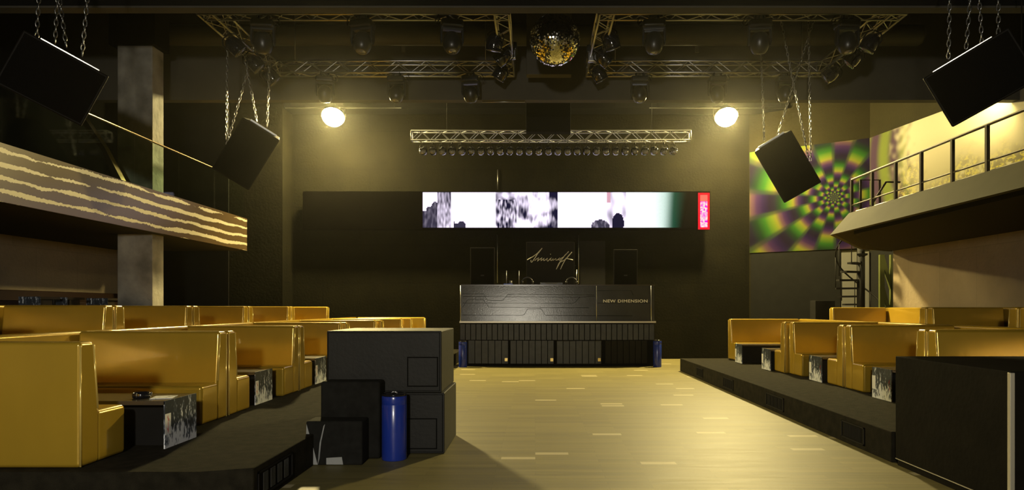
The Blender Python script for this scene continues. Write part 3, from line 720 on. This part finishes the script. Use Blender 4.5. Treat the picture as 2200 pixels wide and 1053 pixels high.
# ------------------------------------------------------------------ printed murals
def mix(a, b_, t): return tuple(a[i] * (1 - t) + b_[i] * t for i in range(3))
RAMP = [(0, (.0035, .001, .009)), (.13, (.007, .002, .024)), (.24, (.020, .007, .036)), (.33, (.050, .026, .034)), (.42, (.090, .088, .012)), (.50, (.060, .090, .008)), (.64, (.012, .052, .006)), (.78, (.003, .014, .004)), (.9, (.004, .003, .010)), (1, (.0035, .001, .009))]
def ramp(t):
    for (a, ca), (b_, cb) in zip(RAMP, RAMP[1:]):
        if a <= t <= b_: return mix(ca, cb, (t - a) / (b_ - a))
    return RAMP[0][1]
def lobes(dx, dz):
    r = math.hypot(dx, dz) + .02; th = math.degrees(math.atan2(dz, dx)); k = (th - 71) / 20.0; kf = math.floor(k); e = abs(k - kf - .5) * 2
    def at(par):
        t = (math.log(r) - .287) / .80 + .5 * par + .02; return ramp(t % 1.0)
    c = at(kf % 2); c2 = at((kf + 1) % 2)
    c = mix(c, mix(c, c2, .5), sm(e, .75, 1.0)); c = mix(c, (.010, .016, .012), .55 * sm(e, .6, .97))
    return mix((.014, .017, .014), c, sm(r, .03, .22))
MZ0, MZ1 = 3.49, 6.80
def wall_panel(name, p, q, u0, u1, z0, z1, nx, nzc, fn, label, off=.02, ztop=None):
    d = (q - p).normalized(); inn = Vector((d.y, -d.x))
    if inn.x > 0: inn = -inn
    vs, fs, cols = [], [], []
    for layer in (0, 1):
        pass
    for j in range(nzc + 1):
        for i in range(nx + 1):
            u = u0 + (u1 - u0) * i / nx; zt_ = z1 if ztop is None else ztop(u)
            zz_ = z0 + (zt_ - z0) * j / nzc; pt = p + d * u + inn * off; vs.append((pt.x, pt.y, zz_))
    for j in range(nzc):
        for i in range(nx):
            a = j * (nx + 1) + i; fs.append((a, a + 1, a + nx + 2, a + nx + 1))
            cols.append(fn(u0 + (u1 - u0) * (i + .5) / nx, z0 + (z1 - z0) * (j + .5) / nzc))
    b = MB(); b.add(vs, fs); o = b.build(name, M['mural'], None, recalc=False)
    ca = o.data.color_attributes.new('Col', 'FLOAT_COLOR', 'CORNER'); buf = []
    for c in cols: buf += [max(0, c[0]), max(0, c[1]), max(0, c[2]), 1.0] * 4
    ca.data.foreach_set('color', buf)
    sd = o.modifiers.new('thickness', 'SOLIDIFY'); sd.thickness = .012; sd.offset = 0
    return tag(o, label, 'mural')
L1 = (B2 - A).length
# centre of the spiral on the oblique wall
k_ = (1792 - VX) / F; tt = (k_ * A.y - A.x) / ((B2.x - A.x) - k_ * (B2.y - A.y)); uc = tt * L1; yc = A.y + tt * (B2.y - A.y); zc = Z(424, yc)
wall_panel('wall_mural', A, B2, .02, L1 - .01, MZ0, MZ1, 250, 230, lambda u, z: lobes(u - uc, z - zc), 'printed mural of green and purple whirling lozenges on the oblique wall', ztop=lambda u: 6.80 + .0 * u)
L2 = (E - B2).length
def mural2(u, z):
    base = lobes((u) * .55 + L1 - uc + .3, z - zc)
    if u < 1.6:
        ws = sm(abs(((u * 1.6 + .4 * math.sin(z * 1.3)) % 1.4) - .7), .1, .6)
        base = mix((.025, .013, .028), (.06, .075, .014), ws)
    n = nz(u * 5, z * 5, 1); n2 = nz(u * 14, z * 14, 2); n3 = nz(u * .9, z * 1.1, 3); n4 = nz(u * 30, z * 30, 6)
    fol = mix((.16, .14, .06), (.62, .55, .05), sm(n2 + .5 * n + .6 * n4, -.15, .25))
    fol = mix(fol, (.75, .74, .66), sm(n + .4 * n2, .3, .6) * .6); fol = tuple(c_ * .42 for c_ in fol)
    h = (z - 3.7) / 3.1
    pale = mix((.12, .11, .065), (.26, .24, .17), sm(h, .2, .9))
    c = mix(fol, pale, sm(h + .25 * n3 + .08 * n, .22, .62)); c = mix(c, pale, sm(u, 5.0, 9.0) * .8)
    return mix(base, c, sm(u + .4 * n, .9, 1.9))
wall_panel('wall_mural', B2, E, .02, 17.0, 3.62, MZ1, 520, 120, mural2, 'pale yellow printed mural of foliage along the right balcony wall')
# loose crease strips at the top of the mural
# ------------------------------------------------------------------ balconies: rails and glass
t = empty('handrail', (FX - .05, 9, 4.0)); tag(t, 'glass balustrade with polished handrail along the left balcony', 'balustrade')
MB().tube([(0, -12, 1.0), (0, 8.9, 1.0)], .022, 10).build('top_rail', M['brassrail'], t)
for k in range(8):
    y = 8.9 - 1.62 * (k + 1) 
    MB().box(-.006, .006, y + .012, y + 1.6, .02, .98).build('glass_pane', M['glass'], t)
t = empty('steel_railing', (6.60, 7, 3.65)); tag(t, 'brown steel railing along the right balcony edge', 'railing')
b = MB(); b.tube([(0, -8, .70), (0, 7.24, .70)], .024, 8); b.build('top_rail', M['rail'], t)
b = MB(); b.tube([(0, -8, .17), (0, 7.24, .17)], .016, 8); b.build('middle_rail', M['rail'], t)
for y in (14.24, 13.37, 12.5, 11.67, 10.8, 9.97, 9.1, 8.25, 7.4, 6.5):
    MB().box(-.024, .024, y - 7 - .024, y - 7 + .024, 0, .70).build('post', M['rail'], t)
o = MB().box(0, .05, 2.0, 14.2, 3.655, 3.70).build('ledge_strip', M['ledge'], None, bevel=.01); o.location.x = 6.66; tag(o, 'pale metal strip lying along the right balcony edge', 'strip')
t = empty('stair_gate', (7.1, 14.9, 3.62)); tag(t, 'brown steel frame guarding the stair opening at the far end of the right balcony', 'gate')
MB().tube([(0, 0, 0), (0, 0, .85), (.42, 0, .85), (.42, 0, 0)], .025, 8).build('frame', M['rail'], t)
MB().tube([(.05, -.3, .2), (.4, -.3, .75), (.7, -.3, .75)], .022, 8).tube([(.05, -.3, .2), (.05, -.3, 0)], .022, 8).build('handrail', M['rail'], t)
t = empty('stair_handrail', (8.35, 16.3, 3.62)); tag(t, 'slanting brown handrail by the purple end of the foliage mural', 'handrail')
MB().tube([(-.5, 0, .1), (.35, 0, .7), (.55, 0, .7), (.55, 0, 0)], .02, 8).tube([(-.3, 0, .02), (.5, 0, .42)], .02, 8).build('bars', M['rail'], t)
# slanted board on the left balcony
o = MB().prism([(X(168, 13.2), Z(250, 13.2)), (X(182, 13.2), Z(250, 13.2)), (X(228, 13.2), Z(318, 13.2)), (X(275, 13.2), 3.96), (X(258, 13.2), 3.96), (X(222, 13.2), Z(325, 13.2))], 13.15, 13.3, 'y').build('stair_stringer', M['brassrail'], None)
tag(o, 'slanting yellow-lit board behind the glass of the left balcony', 'board')

# ------------------------------------------------------------------ stairs below the right balcony
dS = 19.0
t = empty('spiral_staircase', (X(1850, dS), dS, 0)); tag(t, 'dark spiral staircase below the far end of the right balcony', 'staircase')
ox = t.location.x
MB().tube([(0, 0, 0), (0, 0, 3.6)], .10, 14).build('pole', M['matte'], t)
for k in range(15):
    a = -1.14 + k * .42; z = .2 + k * .225
    d1, d2 = a - .2, a + .2
    MB().prism([(.06 * math.cos(a - 1), .06 * math.sin(a - 1)), (.64 * math.cos(d1), .64 * math.sin(d1)), (.66 * math.cos(a), .66 * math.sin(a)), (.64 * math.cos(d2), .64 * math.sin(d2)), (.06 * math.cos(a + 1), .06 * math.sin(a + 1))], z - .025, z + .025, 'z').build('tread', M['matte'], t)
hp = [(.65 * math.cos(-1.14 + k * .21), .65 * math.sin(-1.14 + k * .21), 1.1 + k * .1125) for k in range(28)]
MB().tube(hp, .022, 6).build('handrail', M['matte'], t)
for k in range(0, 28, 3):
    p = hp[k]; MB().tube([p, (p[0], p[1], p[2] - .9)], .014, 5).build('baluster', M['matte'], t)
d = (B2 - A).normalized(); inn = Vector((d.y, -d.x)); inn = inn if inn.y < 0 else -inn
def on_wall(u0, u1, z0, z1, name, m, t_=.05):
    P = [A + d * u0 + inn * .003, A + d * u1 + inn * .003, A + d * u1 + inn * t_, A + d * u0 + inn * t_]
    return MB().prism([(v.x, v.y) for v in P], z0, z1, 'z').build(name, m, None)
def u_at(px):
    k = (px - VX) / F; s_ = (k * A.y - A.x) / ((B2.x - A.x) - k * (B2.y - A.y)); return s_ * L1
o = on_wall(u_at(1808), u_at(1841), 0, 3.38, 'wall_board', M['ivory']); tag(o, 'pale wall board behind the spiral staircase, left of its pole', 'board')
o = on_wall(u_at(1856), u_at(1884) if u_at(1884) < L1 else L1 - .02, 0, 3.38, 'wall_board', M['ivory']); tag(o, 'pale wall board behind the spiral staircase, right of its pole', 'board')
o = on_wall(0.05, u_at(1806), 0, 3.45, 'wall_board', M['blackwall'], .03); tag(o, 'wide black wall board below the whirling mural', 'board')
o = MB().box(X(1746, 20.4), X(1788, 20.4), 20.2, 20.6, 0, Z(646, 20.3)).build('black_cabinet', M['matte'], None, bevel=.01); tag(o, 'black cabinet in the dark corner behind the right booths', 'cabinet')
dG = 18.9
t = empty('green_ladder_frame', (X(1900, dG), dG, 0)); tag(t, 'green steel stair side with triangular holes beside the right wall', 'frame'); ox = t.location.x
b = MB()
gx = lambda px: X(px, dG) - ox
b.box(gx(1889), gx(1899), -.04, .04, 0, 3.15)
for z_ in (0.5, 1.35, 2.2):
    b.prism([(gx(1899), z_ + .55), (gx(1899), z_ + .9), (gx(1914), z_ + .2), (gx(1914), z_ - .1)], -.04, .04, 'y')
b.box(gx(1912), gx(1916), -.04, .04, 0, 3.15); b.build('side_frame', M['green'], t)

# ------------------------------------------------------------------ truss rig
def truss_mesh(b, bb, p, q, s=.25, pitch=.32, r=.022, rd=.0095, flip=False):
    """square truss; p,q = centre of the bottom face; b collects chords, bb the lacing"""
    p, q = Vector(p), Vector(q); d = (q - p); L_ = d.length; d.normalize(); side = d.cross(Vector((0, 0, 1))).normalized()
    c = [side * s / 2, side * -s / 2, side * -s / 2 + Vector((0, 0, s)), side * s / 2 + Vector((0, 0, s))]
    for k in c: b.tube([p + k, q + k], r, 8)
    n = max(2, round(L_ / pitch)); st = L_ / n
    for f in range(4):
        a, e = c[f], c[(f + 1) % 4]
        for i in range(n):
            s0, s1 = (a, e) if (i + (f > 1) + flip) % 2 == 0 else (e, a)
            bb.tube([p + d * st * i + s0, p + d * st * (i + 1) + s1], rd, 5, cap=False)
        for u in (.0, L_): bb.tube([p + d * u + a, p + d * u + e], r * .8, 6)
def rig(name, x0, x1, y0, y1, z, label):
    t = empty(name, ((x0 + x1) / 2, (y0 + y1) / 2, z)); tag(t, label, 'truss', 'rectangular ceiling trusses'); o3 = t.location.copy()
    def loc(p): return (p[0] - o3.x, p[1] - o3.y, 0)
    for p, q in (((x0, y1), (x1, y1)), ((x0, y0), (x1, y0)), ((x0, y0), (x0, y1)), ((x1, y0), (x1, y1))):
        b, bb = MB(), MB(); P, Q = Vector(loc(p)), Vector(loc(q)); d = (Q - P).normalized()
        truss_mesh(b, bb, P - d * .125, Q + d * .125)
        sg = b.build('truss_section', M['alu'], t); bb.build('lacing', M['alu'], sg)
    b = MB()
    for x in (x0 + .5, x1 - .5):
        for y in (y0, y1): b.tube([(x - o3.x, y - o3.y, .25), (x - o3.x, y - o3.y, H - z)], .008, 5)
    b.build('suspension_cable', M['steel'], t); return t
ZR = Z(158, 14.9)
YN, YF = 12.0, 14.95
rig('ceiling_truss', X(452, YN) - .05, X(1078, YN), YN, YF, ZR, 'rectangular aluminium lighting truss left of the mirror ball')
rig('ceiling_truss', X(1303, YN), X(1925, YN), YN, YF, ZR, 'rectangular aluminium lighting truss right of the mirror ball')
# straight truss over the screen
dT = 19.0; t = empty('straight_truss', (X(1183, dT), dT, Z(303, dT))); tag(t, 'straight aluminium truss hanging in front of the back wall above the screen', 'truss'); o3 = t.location
b, bb = MB(), MB(); truss_mesh(b, bb, (X(885, dT) - o3.x, 0, 0), (X(1482, dT) - o3.x, 0, 0), s=.26, pitch=.27, r=.02, rd=.009)
sg = b.build('truss_section', M['alu'], t); bb.build('lacing', M['alu'], sg)
b = MB()
for px in (960, 1400): b.tube([(X(px, dT) - o3.x, 0, .26), (X(px, dT) - o3.x, 0, H - .01 - o3.z)], .006, 5)
b.build('suspension_cable', M['matte'], t)

# moving heads
def moving_head(src, x, y, z, yaw, label, tilt=0, s=1.0):
    if src is None:
        t = empty('moving_head_light', (0, 0, 0))
        MB().box(-.20, .20, -.14, .14, -.20, -.06).build('base', M['black'], t, bevel=.045, seg=4)
        for sx_ in (-1, 1): MB().box(sx_ * .08 - .02, sx_ * .08 + .02, -.03, .03, -.07, .06).tube([(sx_ * .08 + .03 * 0, -.0 + .035 * math.cos(a), .03 + .035 * math.sin(a)) for a in [2 * PI * k / 10 for k in range(10)]], .012, 5, closed=True).build('clamp', M['matte'], t)
        yk = MB()
        for sx_ in (-1, 1):
            yk.prism([(sx_ * .165, -.18), (sx_ * .205, -.18), (sx_ * .21, -.42), (sx_ * .19, -.50), (sx_ * .17, -.42)], -.06, .06, 'y')
        yk.box(-.19, .19, -.06, .06, -.235, -.19); yk.build('yoke', M['black'], t, bevel=.012)
        hd = MB().lathe([(.0, .16), (.06, .155), (.115, .125), (.152, .07), (.168, -.01), (.165, -.09), (.145, -.155), (.115, -.20), (.095, -.215), (.085, -.217)], 24, sx=1, sy=1).build('head', M['black'], t)
        hd.location = (0, 0, -.42)
        MB().lathe([(.082, -.205), (.06, -.222), (.0, -.23)], 20).build('lens', M['lens'], hd)
        MB().box(-.03, .03, -.146, -.13, .02, .05).build('badge', M['crate'], hd)
        MB().tube([(.20, 0, -.12), (.27, .02, -.14), (.3, .02, -.08), (.24, .04, .02)], .008, 5).tube([(.27, .02, -.13), (.22, .03, -.05)], .01, 5).build('power_cable', M['matte'], t)
    else: t = copy_tree(src)
    t.location = (x, y, z); t.rotation_euler = (0, 0, yaw); t.scale = (s, s, s)
    for c in t.children:
        if c.name.startswith('head'): c.rotation_euler = (tilt, 0, 0)
    return tag(t, label, 'stage light', 'moving-head lights under the rectangular trusses')
heads = [(565, 11.95, 'front side of the left ceiling truss, leftmost'), (779, 11.95, 'front side of the left ceiling truss, middle'), (971, 11.95, 'front side of the left ceiling truss, nearest the mirror ball'),
         (1405, 11.95, 'front side of the right ceiling truss, nearest the mirror ball'), (1632, 11.95, 'front side of the right ceiling truss, middle'), (1820, 11.95, 'front side of the right ceiling truss, rightmost'),
         (698, 14.85, 'rear side of the left ceiling truss, above the left lit lamp'), (852, 14.85, 'rear side of the left ceiling truss, middle'), (1011, 14.85, 'rear side of the left ceiling truss, nearest the mirror ball'),
         (1374, 14.85, 'rear side of the right ceiling truss, nearest the mirror ball'), (1541, 14.85, 'rear side of the right ceiling truss, above the right lit lamp'), (1687, 14.85, 'rear side of the right ceiling truss, rightmost')]
mh = None
for i, (px, y, lb) in enumerate(heads):
    random.seed(i)
    r_ = moving_head(mh, X(px, y), y, ZR - .035, (PI if px in (779, 971, 1405, 1632, 1820) else 0) + random.uniform(-.25, .25), 'black moving-head light, ' + lb, tilt=random.uniform(-.35, .35), s=.98 if y < 13 else .95)
    if mh is None: mh = r_
# PAR cans on the side trusses
def par_can(src, x, y, z, rot, label):
    if src is None:
        t = empty('par_can', (0, 0, 0))
        cn = MB().lathe([(.0, .20), (.05, .193), (.10, .16), (.135, .10), (.15, .02), (.15, -.06), (.143, -.10), (.15, -.105), (.15, -.125), (.128, -.13)], 24).build('can', M['gloss'], t)
        MB().lathe([(.122, -.12), (.08, -.135), (.0, -.14)], 20).build('lens', M['lens'], t)
        MB().tube([(-.15, 0, 0), (-.155, 0, .16), (-.08, 0, .24), (.08, 0, .24), (.155, 0, .16), (.15, 0, 0)], .012, 6).build('bracket', M['matte'], t)
    else: t = copy_tree(src)
    t.location = (x, y, z); t.rotation_euler = rot
    return tag(t, label, 'stage light', 'black par cans on the truss sides')
pc = None
pars = [(507, 101, 12.6, (.3, -.75, 0), 'left side of the left ceiling truss, nearest the viewer'), (548, 138, 13.5, (.3, -.75, 0), 'left side of the left ceiling truss, middle one'), (583, 166, 14.3, (.3, -.75, 0), 'left side of the left ceiling truss, farthest'),
        (1062, 95, 12.9, (.25, .2, 0), 'right side of the left ceiling truss, nearest the viewer'), (1078, 124, 13.7, (.25, .95, 0), 'right side of the left ceiling truss, middle one'), (1075, 158, 14.5, (.25, .6, 0), 'right side of the left ceiling truss, lowest in view'),
        (1314, 92, 12.9, (.25, -.35, 0), 'left side of the right ceiling truss, nearest the viewer'), (1299, 126, 13.7, (.25, -.9, 0), 'left side of the right ceiling truss, middle one'), (1288, 161, 14.5, (.25, -.55, 0), 'left side of the right ceiling truss, lowest in view'),
        (1868, 95, 12.6, (.3, .5, 0), 'right side of the right ceiling truss, nearest the viewer'), (1831, 127, 13.5, (.3, .75, 0), 'right side of the right ceiling truss, middle one'), (1783, 161, 14.5, (.3, 1.0, 0), 'right side of the right ceiling truss, farthest')]
for px, py, y, rot, lb in pars:
    r_ = par_can(pc, X(px, y), y, Z(py, y), rot, 'black par can on the ' + lb)
    if pc is None: pc = r_
# two mirror scanners
for i, (px, py, y, ww) in enumerate(((1099, 112, 14.0, .22), (1276, 118, 14.0, .30))):
    t = empty('mirror_scanner', (X(px, y), y, Z(py, y))); tag(t, 'scanner light with a bright mirror block %s of the mirror ball' % ('left' if i == 0 else 'right'), 'stage light', 'mirror scanners beside the mirror ball')
    MB().box(-ww / 2, ww / 2, -.1, .25, .02, .18).build('housing', M['black'], t, bevel=.02)
    MB().box(-ww / 2 + .02, ww / 2 - .02, -.12, .0, -.17, .02).build('mirror_block', M['alu'], t, bevel=.02)
    MB().box(-.05, .05, -.105, -.1, .07, .10).build('badge', M['ivory'], t)
    MB().tube([(0, .1, .18), (0, .1, ZR - Z(py, y))], .015, 6).build('hanger', M['matte'], t)
# row of par lamps under the straight truss
src = None
for i in range(27):
    px = 909 + 20.7 * i
    if src is None:
        t = empty('par_lamp', (0, 0, 0))
        MB().lathe([(.0, .10), (.07, .09), (.105, .04), (.11, -.02), (.112, -.08), (.10, -.085)], 18, Matrix.Rotation(PI / 2 * .0 + 1.2, 4, 'X') @ Matrix.Rotation(0, 4, 'Z')).build('can', M['gloss'], t)
        MB().lathe([(.0, .035), (.05, .028), (.085, .0), (.095, -.03)], 18, Matrix.Translation((0, -.075, -.03)) @ Matrix.Rotation(1.2, 4, 'X')).build('lens', M['lens'], t)
        MB().tube([(-.11, 0, 0), (-.08, 0, .16), (.08, 0, .16), (.11, 0, 0)], .008, 5).tube([(0, 0, .16), (0, 0, .22)], .018, 6).build('bracket', M['matte'], t)
        src = t
    else: t = copy_tree(src)
    t.location = (X(px, 18.87), 18.87, Z(323, 18.87)); random.seed(i + 50); t.rotation_euler = (random.uniform(-.12, .12), 0, random.uniform(-.25, .25))
    lb = ('%s from the left end' % (ORD + ['fifteenth', 'sixteenth', 'seventeenth'])[i]) if i < 14 else ('%s from the right end' % ORD[26 - i])
    tag(t, 'small black par lamp in the row below the straight truss, ' + lb, 'stage light', 'row of par lamps below the straight truss')

# ------------------------------------------------------------------ mirror ball, boxes, duct, pipes
yb = 12.2; t = empty('mirror_ball', (X(1192, yb), yb, Z(86, yb))); tag(t, 'mirror ball hanging between the two ceiling trusses', 'mirror ball')
Rb = 54 * yb / F; b = MB(); nr = 54; random.seed(3)
for j in range(nr):
    a0, a1 = PI * j / nr - PI / 2, PI * (j + 1) / nr - PI / 2; am = (a0 + a1) / 2; n = max(6, int(2 * PI * math.cos(am) / (PI / nr)))
    for k in range(n):
        b0, b1 = 2 * PI * k / n, 2 * PI * (k + .94) / n; vs = []
        rr = Rb * (1 + 0 * random.random()); a1g = a0 + (a1 - a0) * .94
        jit = Vector((random.uniform(-1, 1), random.uniform(-1, 1), random.uniform(-1, 1))) * .0035
        cn = Vector((math.cos(am) * math.cos((b0 + b1) / 2), math.cos(am) * math.sin((b0 + b1) / 2), math.sin(am)))
        ax = cn.cross(Vector((0, 0, 1))).normalized(); rot = Matrix.Rotation(random.gauss(0, .10), 3, ax) @ Matrix.Rotation(random.gauss(0, .10), 3, 'Z')
        for a, c in ((a0, b0), (a0, b1), (a1g, b1), (a1g, b0)):
            v = Vector((math.cos(a) * math.cos(c), math.cos(a) * math.sin(c), math.sin(a))) * rr; v = cn * rr + rot @ (v - cn * rr); vs.append(v)
        b.add(vs, [(0, 1, 2, 3)])
b.build('mirror_tiles', M['mirror'], t, recalc=False)
MB().lathe([(.001, Rb * .985)] + [(Rb * .985 * math.sin(PI * k / 20), Rb * .985 * math.cos(PI * k / 20)) for k in range(1, 20)] + [(.001, -Rb * .985)], 32).build('core', M['black'], t)
MB().lathe([(.001, Rb + .05), (.06, Rb + .05), (.06, Rb - .01), (.001, Rb - .02)], 16).build('motor', M['matte'], t)
MB().tube([(0, 0, Rb + .04), (0, 0, H - t.location.z)], .006, 6).build('cable', M['steel'], t)
def setpiece(name, px0, px1, py0, py1, d, dep, m, label, cat, ztop=None, bev=.01):
    xa, xc, za, zb = R(px0, px1, py0, py1, d)
    if ztop: zb = ztop
    o = MB().box(xa - (xa + xc) / 2, xc - (xa + xc) / 2, 0, dep, 0, zb - za).build(name, M[m], None, bevel=bev); o.location = ((xa + xc) / 2, d, za); return tag(o, label, cat)
setpiece('ceiling_box', 1131, 1228, 17, 160, 14.6, .22, 'beam', 'grey box hanging from the ceiling behind the mirror ball', 'box', ztop=H)
setpiece('projector_box', 1130, 1226, 212, 283, 18.5, .3, 'ceil', 'black box hanging in front of the middle of the straight truss', 'box', ztop=H)
o = MB().lathe([(.19, 0), (.225, .06), (.225, X(1980, 15.2) - X(358, 15.2) - .06), (.19, X(1980, 15.2) - X(358, 15.2))], 32).build('air_duct', M['duct'], None)
o.location = (X(358, 15.2), 15.2, Z(76, 15.2)); o.rotation_euler = (0, PI / 2, 0); tag(o, 'long grey round air duct below the ceiling', 'duct')
for i, (a_, c_) in enumerate(((612, 862), (1395, 1692))):
    o = MB().tube([(X(a_, 21), 21, Z(232, 21)), (X(c_, 21), 21, Z(232, 21))], .016, 6).build('ceiling_pipe', M['steel'], None)
    tag(o, 'thin shiny pipe running past the %s lit lamp' % ('left' if i == 0 else 'right'), 'pipe', 'thin pipes beside the lit lamps')
    b = MB()
    for q in (.05, .5, .95): b.tube([(X(a_ + (c_ - a_) * q, 21), 21, Z(232, 21)), (X(a_ + (c_ - a_) * q, 21), 21, H)], .006, 5)
    b.build('pipe_hanger', M['matte'], o)
o = MB().tube([(X(1036, 15.6), 15.6, 6.387), (X(1128, 15.6), 15.6, 6.387)], .014, 6).build('short_pipe', M['steel'], None); tag(o, 'short shiny conduit left of the black hanging box', 'conduit')
for i, (px, py) in enumerate(((867, 104), (1497, 104))):
    o = MB().box(-.045, .045, -.04, .0, -.10, .08).build('junction_box', M['ivory'], None, bevel=.006); o.location = (X(px, 15.5), 15.499, Z(py, 15.5)); tag(o, 'small pale junction box on the grey ceiling beam, %s one' % ('left' if i == 0 else 'right'), 'junction box')

# ------------------------------------------------------------------ hanging speakers on chains
def chain(b, p, q, pitch=.075, r=.0075):
    p, q = Vector(p), Vector(q); d = q - p; L_ = d.length; d.normalize(); n = int(L_ / pitch); a0 = d.orthogonal().normalized(); a1 = d.cross(a0)
    for k in range(n):
        c = p + d * (k + .5) * L_ / n; s_ = a0 if k % 2 else a1; hl, hw = pitch * .68, pitch * .27
        b.tube([c + d * (hl * math.cos(a)) + s_ * (hw * math.sin(a)) for a in [2 * PI * i / 8 for i in range(8)]], r, 4, closed=True)
def hang_speaker(x, y, z, w_, h_, dp, roll, pitch, yaw, label, chains, top=H, glow=False):
    t = empty('hanging_speaker', (x, y, z)); tag(t, label, 'speaker', 'black speakers hanging on chains')
    rot = Matrix.Rotation(yaw, 4, 'Z') @ Matrix.Rotation(roll, 4, 'Y') @ Matrix.Rotation(pitch, 4, 'X')
    bd = MB()
    bd.prism([(-w_ / 2, -dp / 2), (w_ / 2, -dp / 2), (w_ / 2 * .82, dp / 2), (-w_ / 2 * .82, dp / 2)], -h_ / 2, h_ / 2, 'z')
    bd.v = [tuple(rot @ Vector(v)) for v in bd.v]; cb = bd.build('cabinet', M['spk'], t, bevel=.02)
    gr = MB(); N = 10                                          # bowed front grille
    gr.prism([(-w_ / 2 * .94 + w_ * .94 * k / N, -dp / 2 - .005 - .05 * math.sin(PI * k / N)) for k in range(N + 1)] + [(w_ / 2 * .94, -dp / 2 + .005), (-w_ / 2 * .94, -dp / 2 + .005)], -h_ / 2 + .03, h_ / 2 - .03, 'z')
    gr.v = [tuple(rot @ Vector(v)) for v in gr.v]; gr.build('front_grille', M['grille'], t)
    bar = MB().box(-w_ * .35, w_ * .35, -.03, .03, h_ / 2, h_ / 2 + .03); bar.v = [tuple(rot @ Vector(v)) for v in bar.v]; bar.build('mounting_bar', M['steel'], t)
    for (pxb, pyb, pxt, pyt, dy) in chains:      # lower end and a point higher up the chain; it runs on to the ceiling
        yy = y + dy; p = Vector((X(pxb, yy), yy, Z(pyb, yy))); q = Vector((X(pxt, yy), yy, Z(pyt, yy)))
        q = p + (q - p) * ((top - p.z) / (q.z - p.z)); b = MB(); chain(b, p - Vector((x, y, z)), q - Vector((x, y, z))); b.build('chain', M['steel'], t)
    return t
hang_speaker(X(533, 13.3), 13.3, Z(330, 13.3), .76, 1.15, .6, .52, .30, .40, 'black hanging speaker tilted over the far end of the left balcony', [(486, 300, 488, 175, .2), (480, 335, 513, 220, .25), (552, 262, 535, 170, -.1), (574, 272, 576, 218, 0)])
hang_speaker(X(1689, 13.3), 13.3, Z(357, 13.3), .76, 1.15, .6, -.50, .30, -.40, 'black hanging speaker tilted in front of the whirling mural', [(1642, 302, 1639, 215, 0), (1670, 292, 1688, 235, -.1), (1738, 345, 1713, 220, .3), (1742, 345, 1739, 170, .35)])
hang_speaker(X(120, 8.6), 8.6, Z(175, 8.6), .95, .72, .66, .42, .22, .62, 'large black hanging speaker at the upper left corner', [(78, 96, 82, 20, 0), (142, 100, 131, 20, -.1), (118, 92, 121, 40, .2), (176, 120, 184, 35, 0)])
hang_speaker(X(2100, 8.6), 8.6, Z(174, 8.6), 1.0, .72, .66, -.46, .22, -.60, 'large black hanging speaker in front of the bright mural at upper right', [(2038, 125, 2040, 20, 0), (2076, 104, 2083, 15, -.1), (2110, 95, 2106, 30, .2), (2145, 100, 2145, 18, 0)])
# orange cloth bundle behind the right speaker
o = MB().lathe([(.0, -.14), (.12, -.10), (.17, 0), (.12, .1), (.0, .14)], 14, sx=1.2, sy=.8).build('cloth_bundle', M['gold_ball'], None); o.location = (X(2195, 10), 10.0, Z(148, 10)); tag(o, 'small orange-brown bundle hanging at the upper right edge', 'bundle')
MB().tube([(0, 0, .1), (0, 0, H - o.location.z)], .008, 5).build('cord', M['matte'], o)
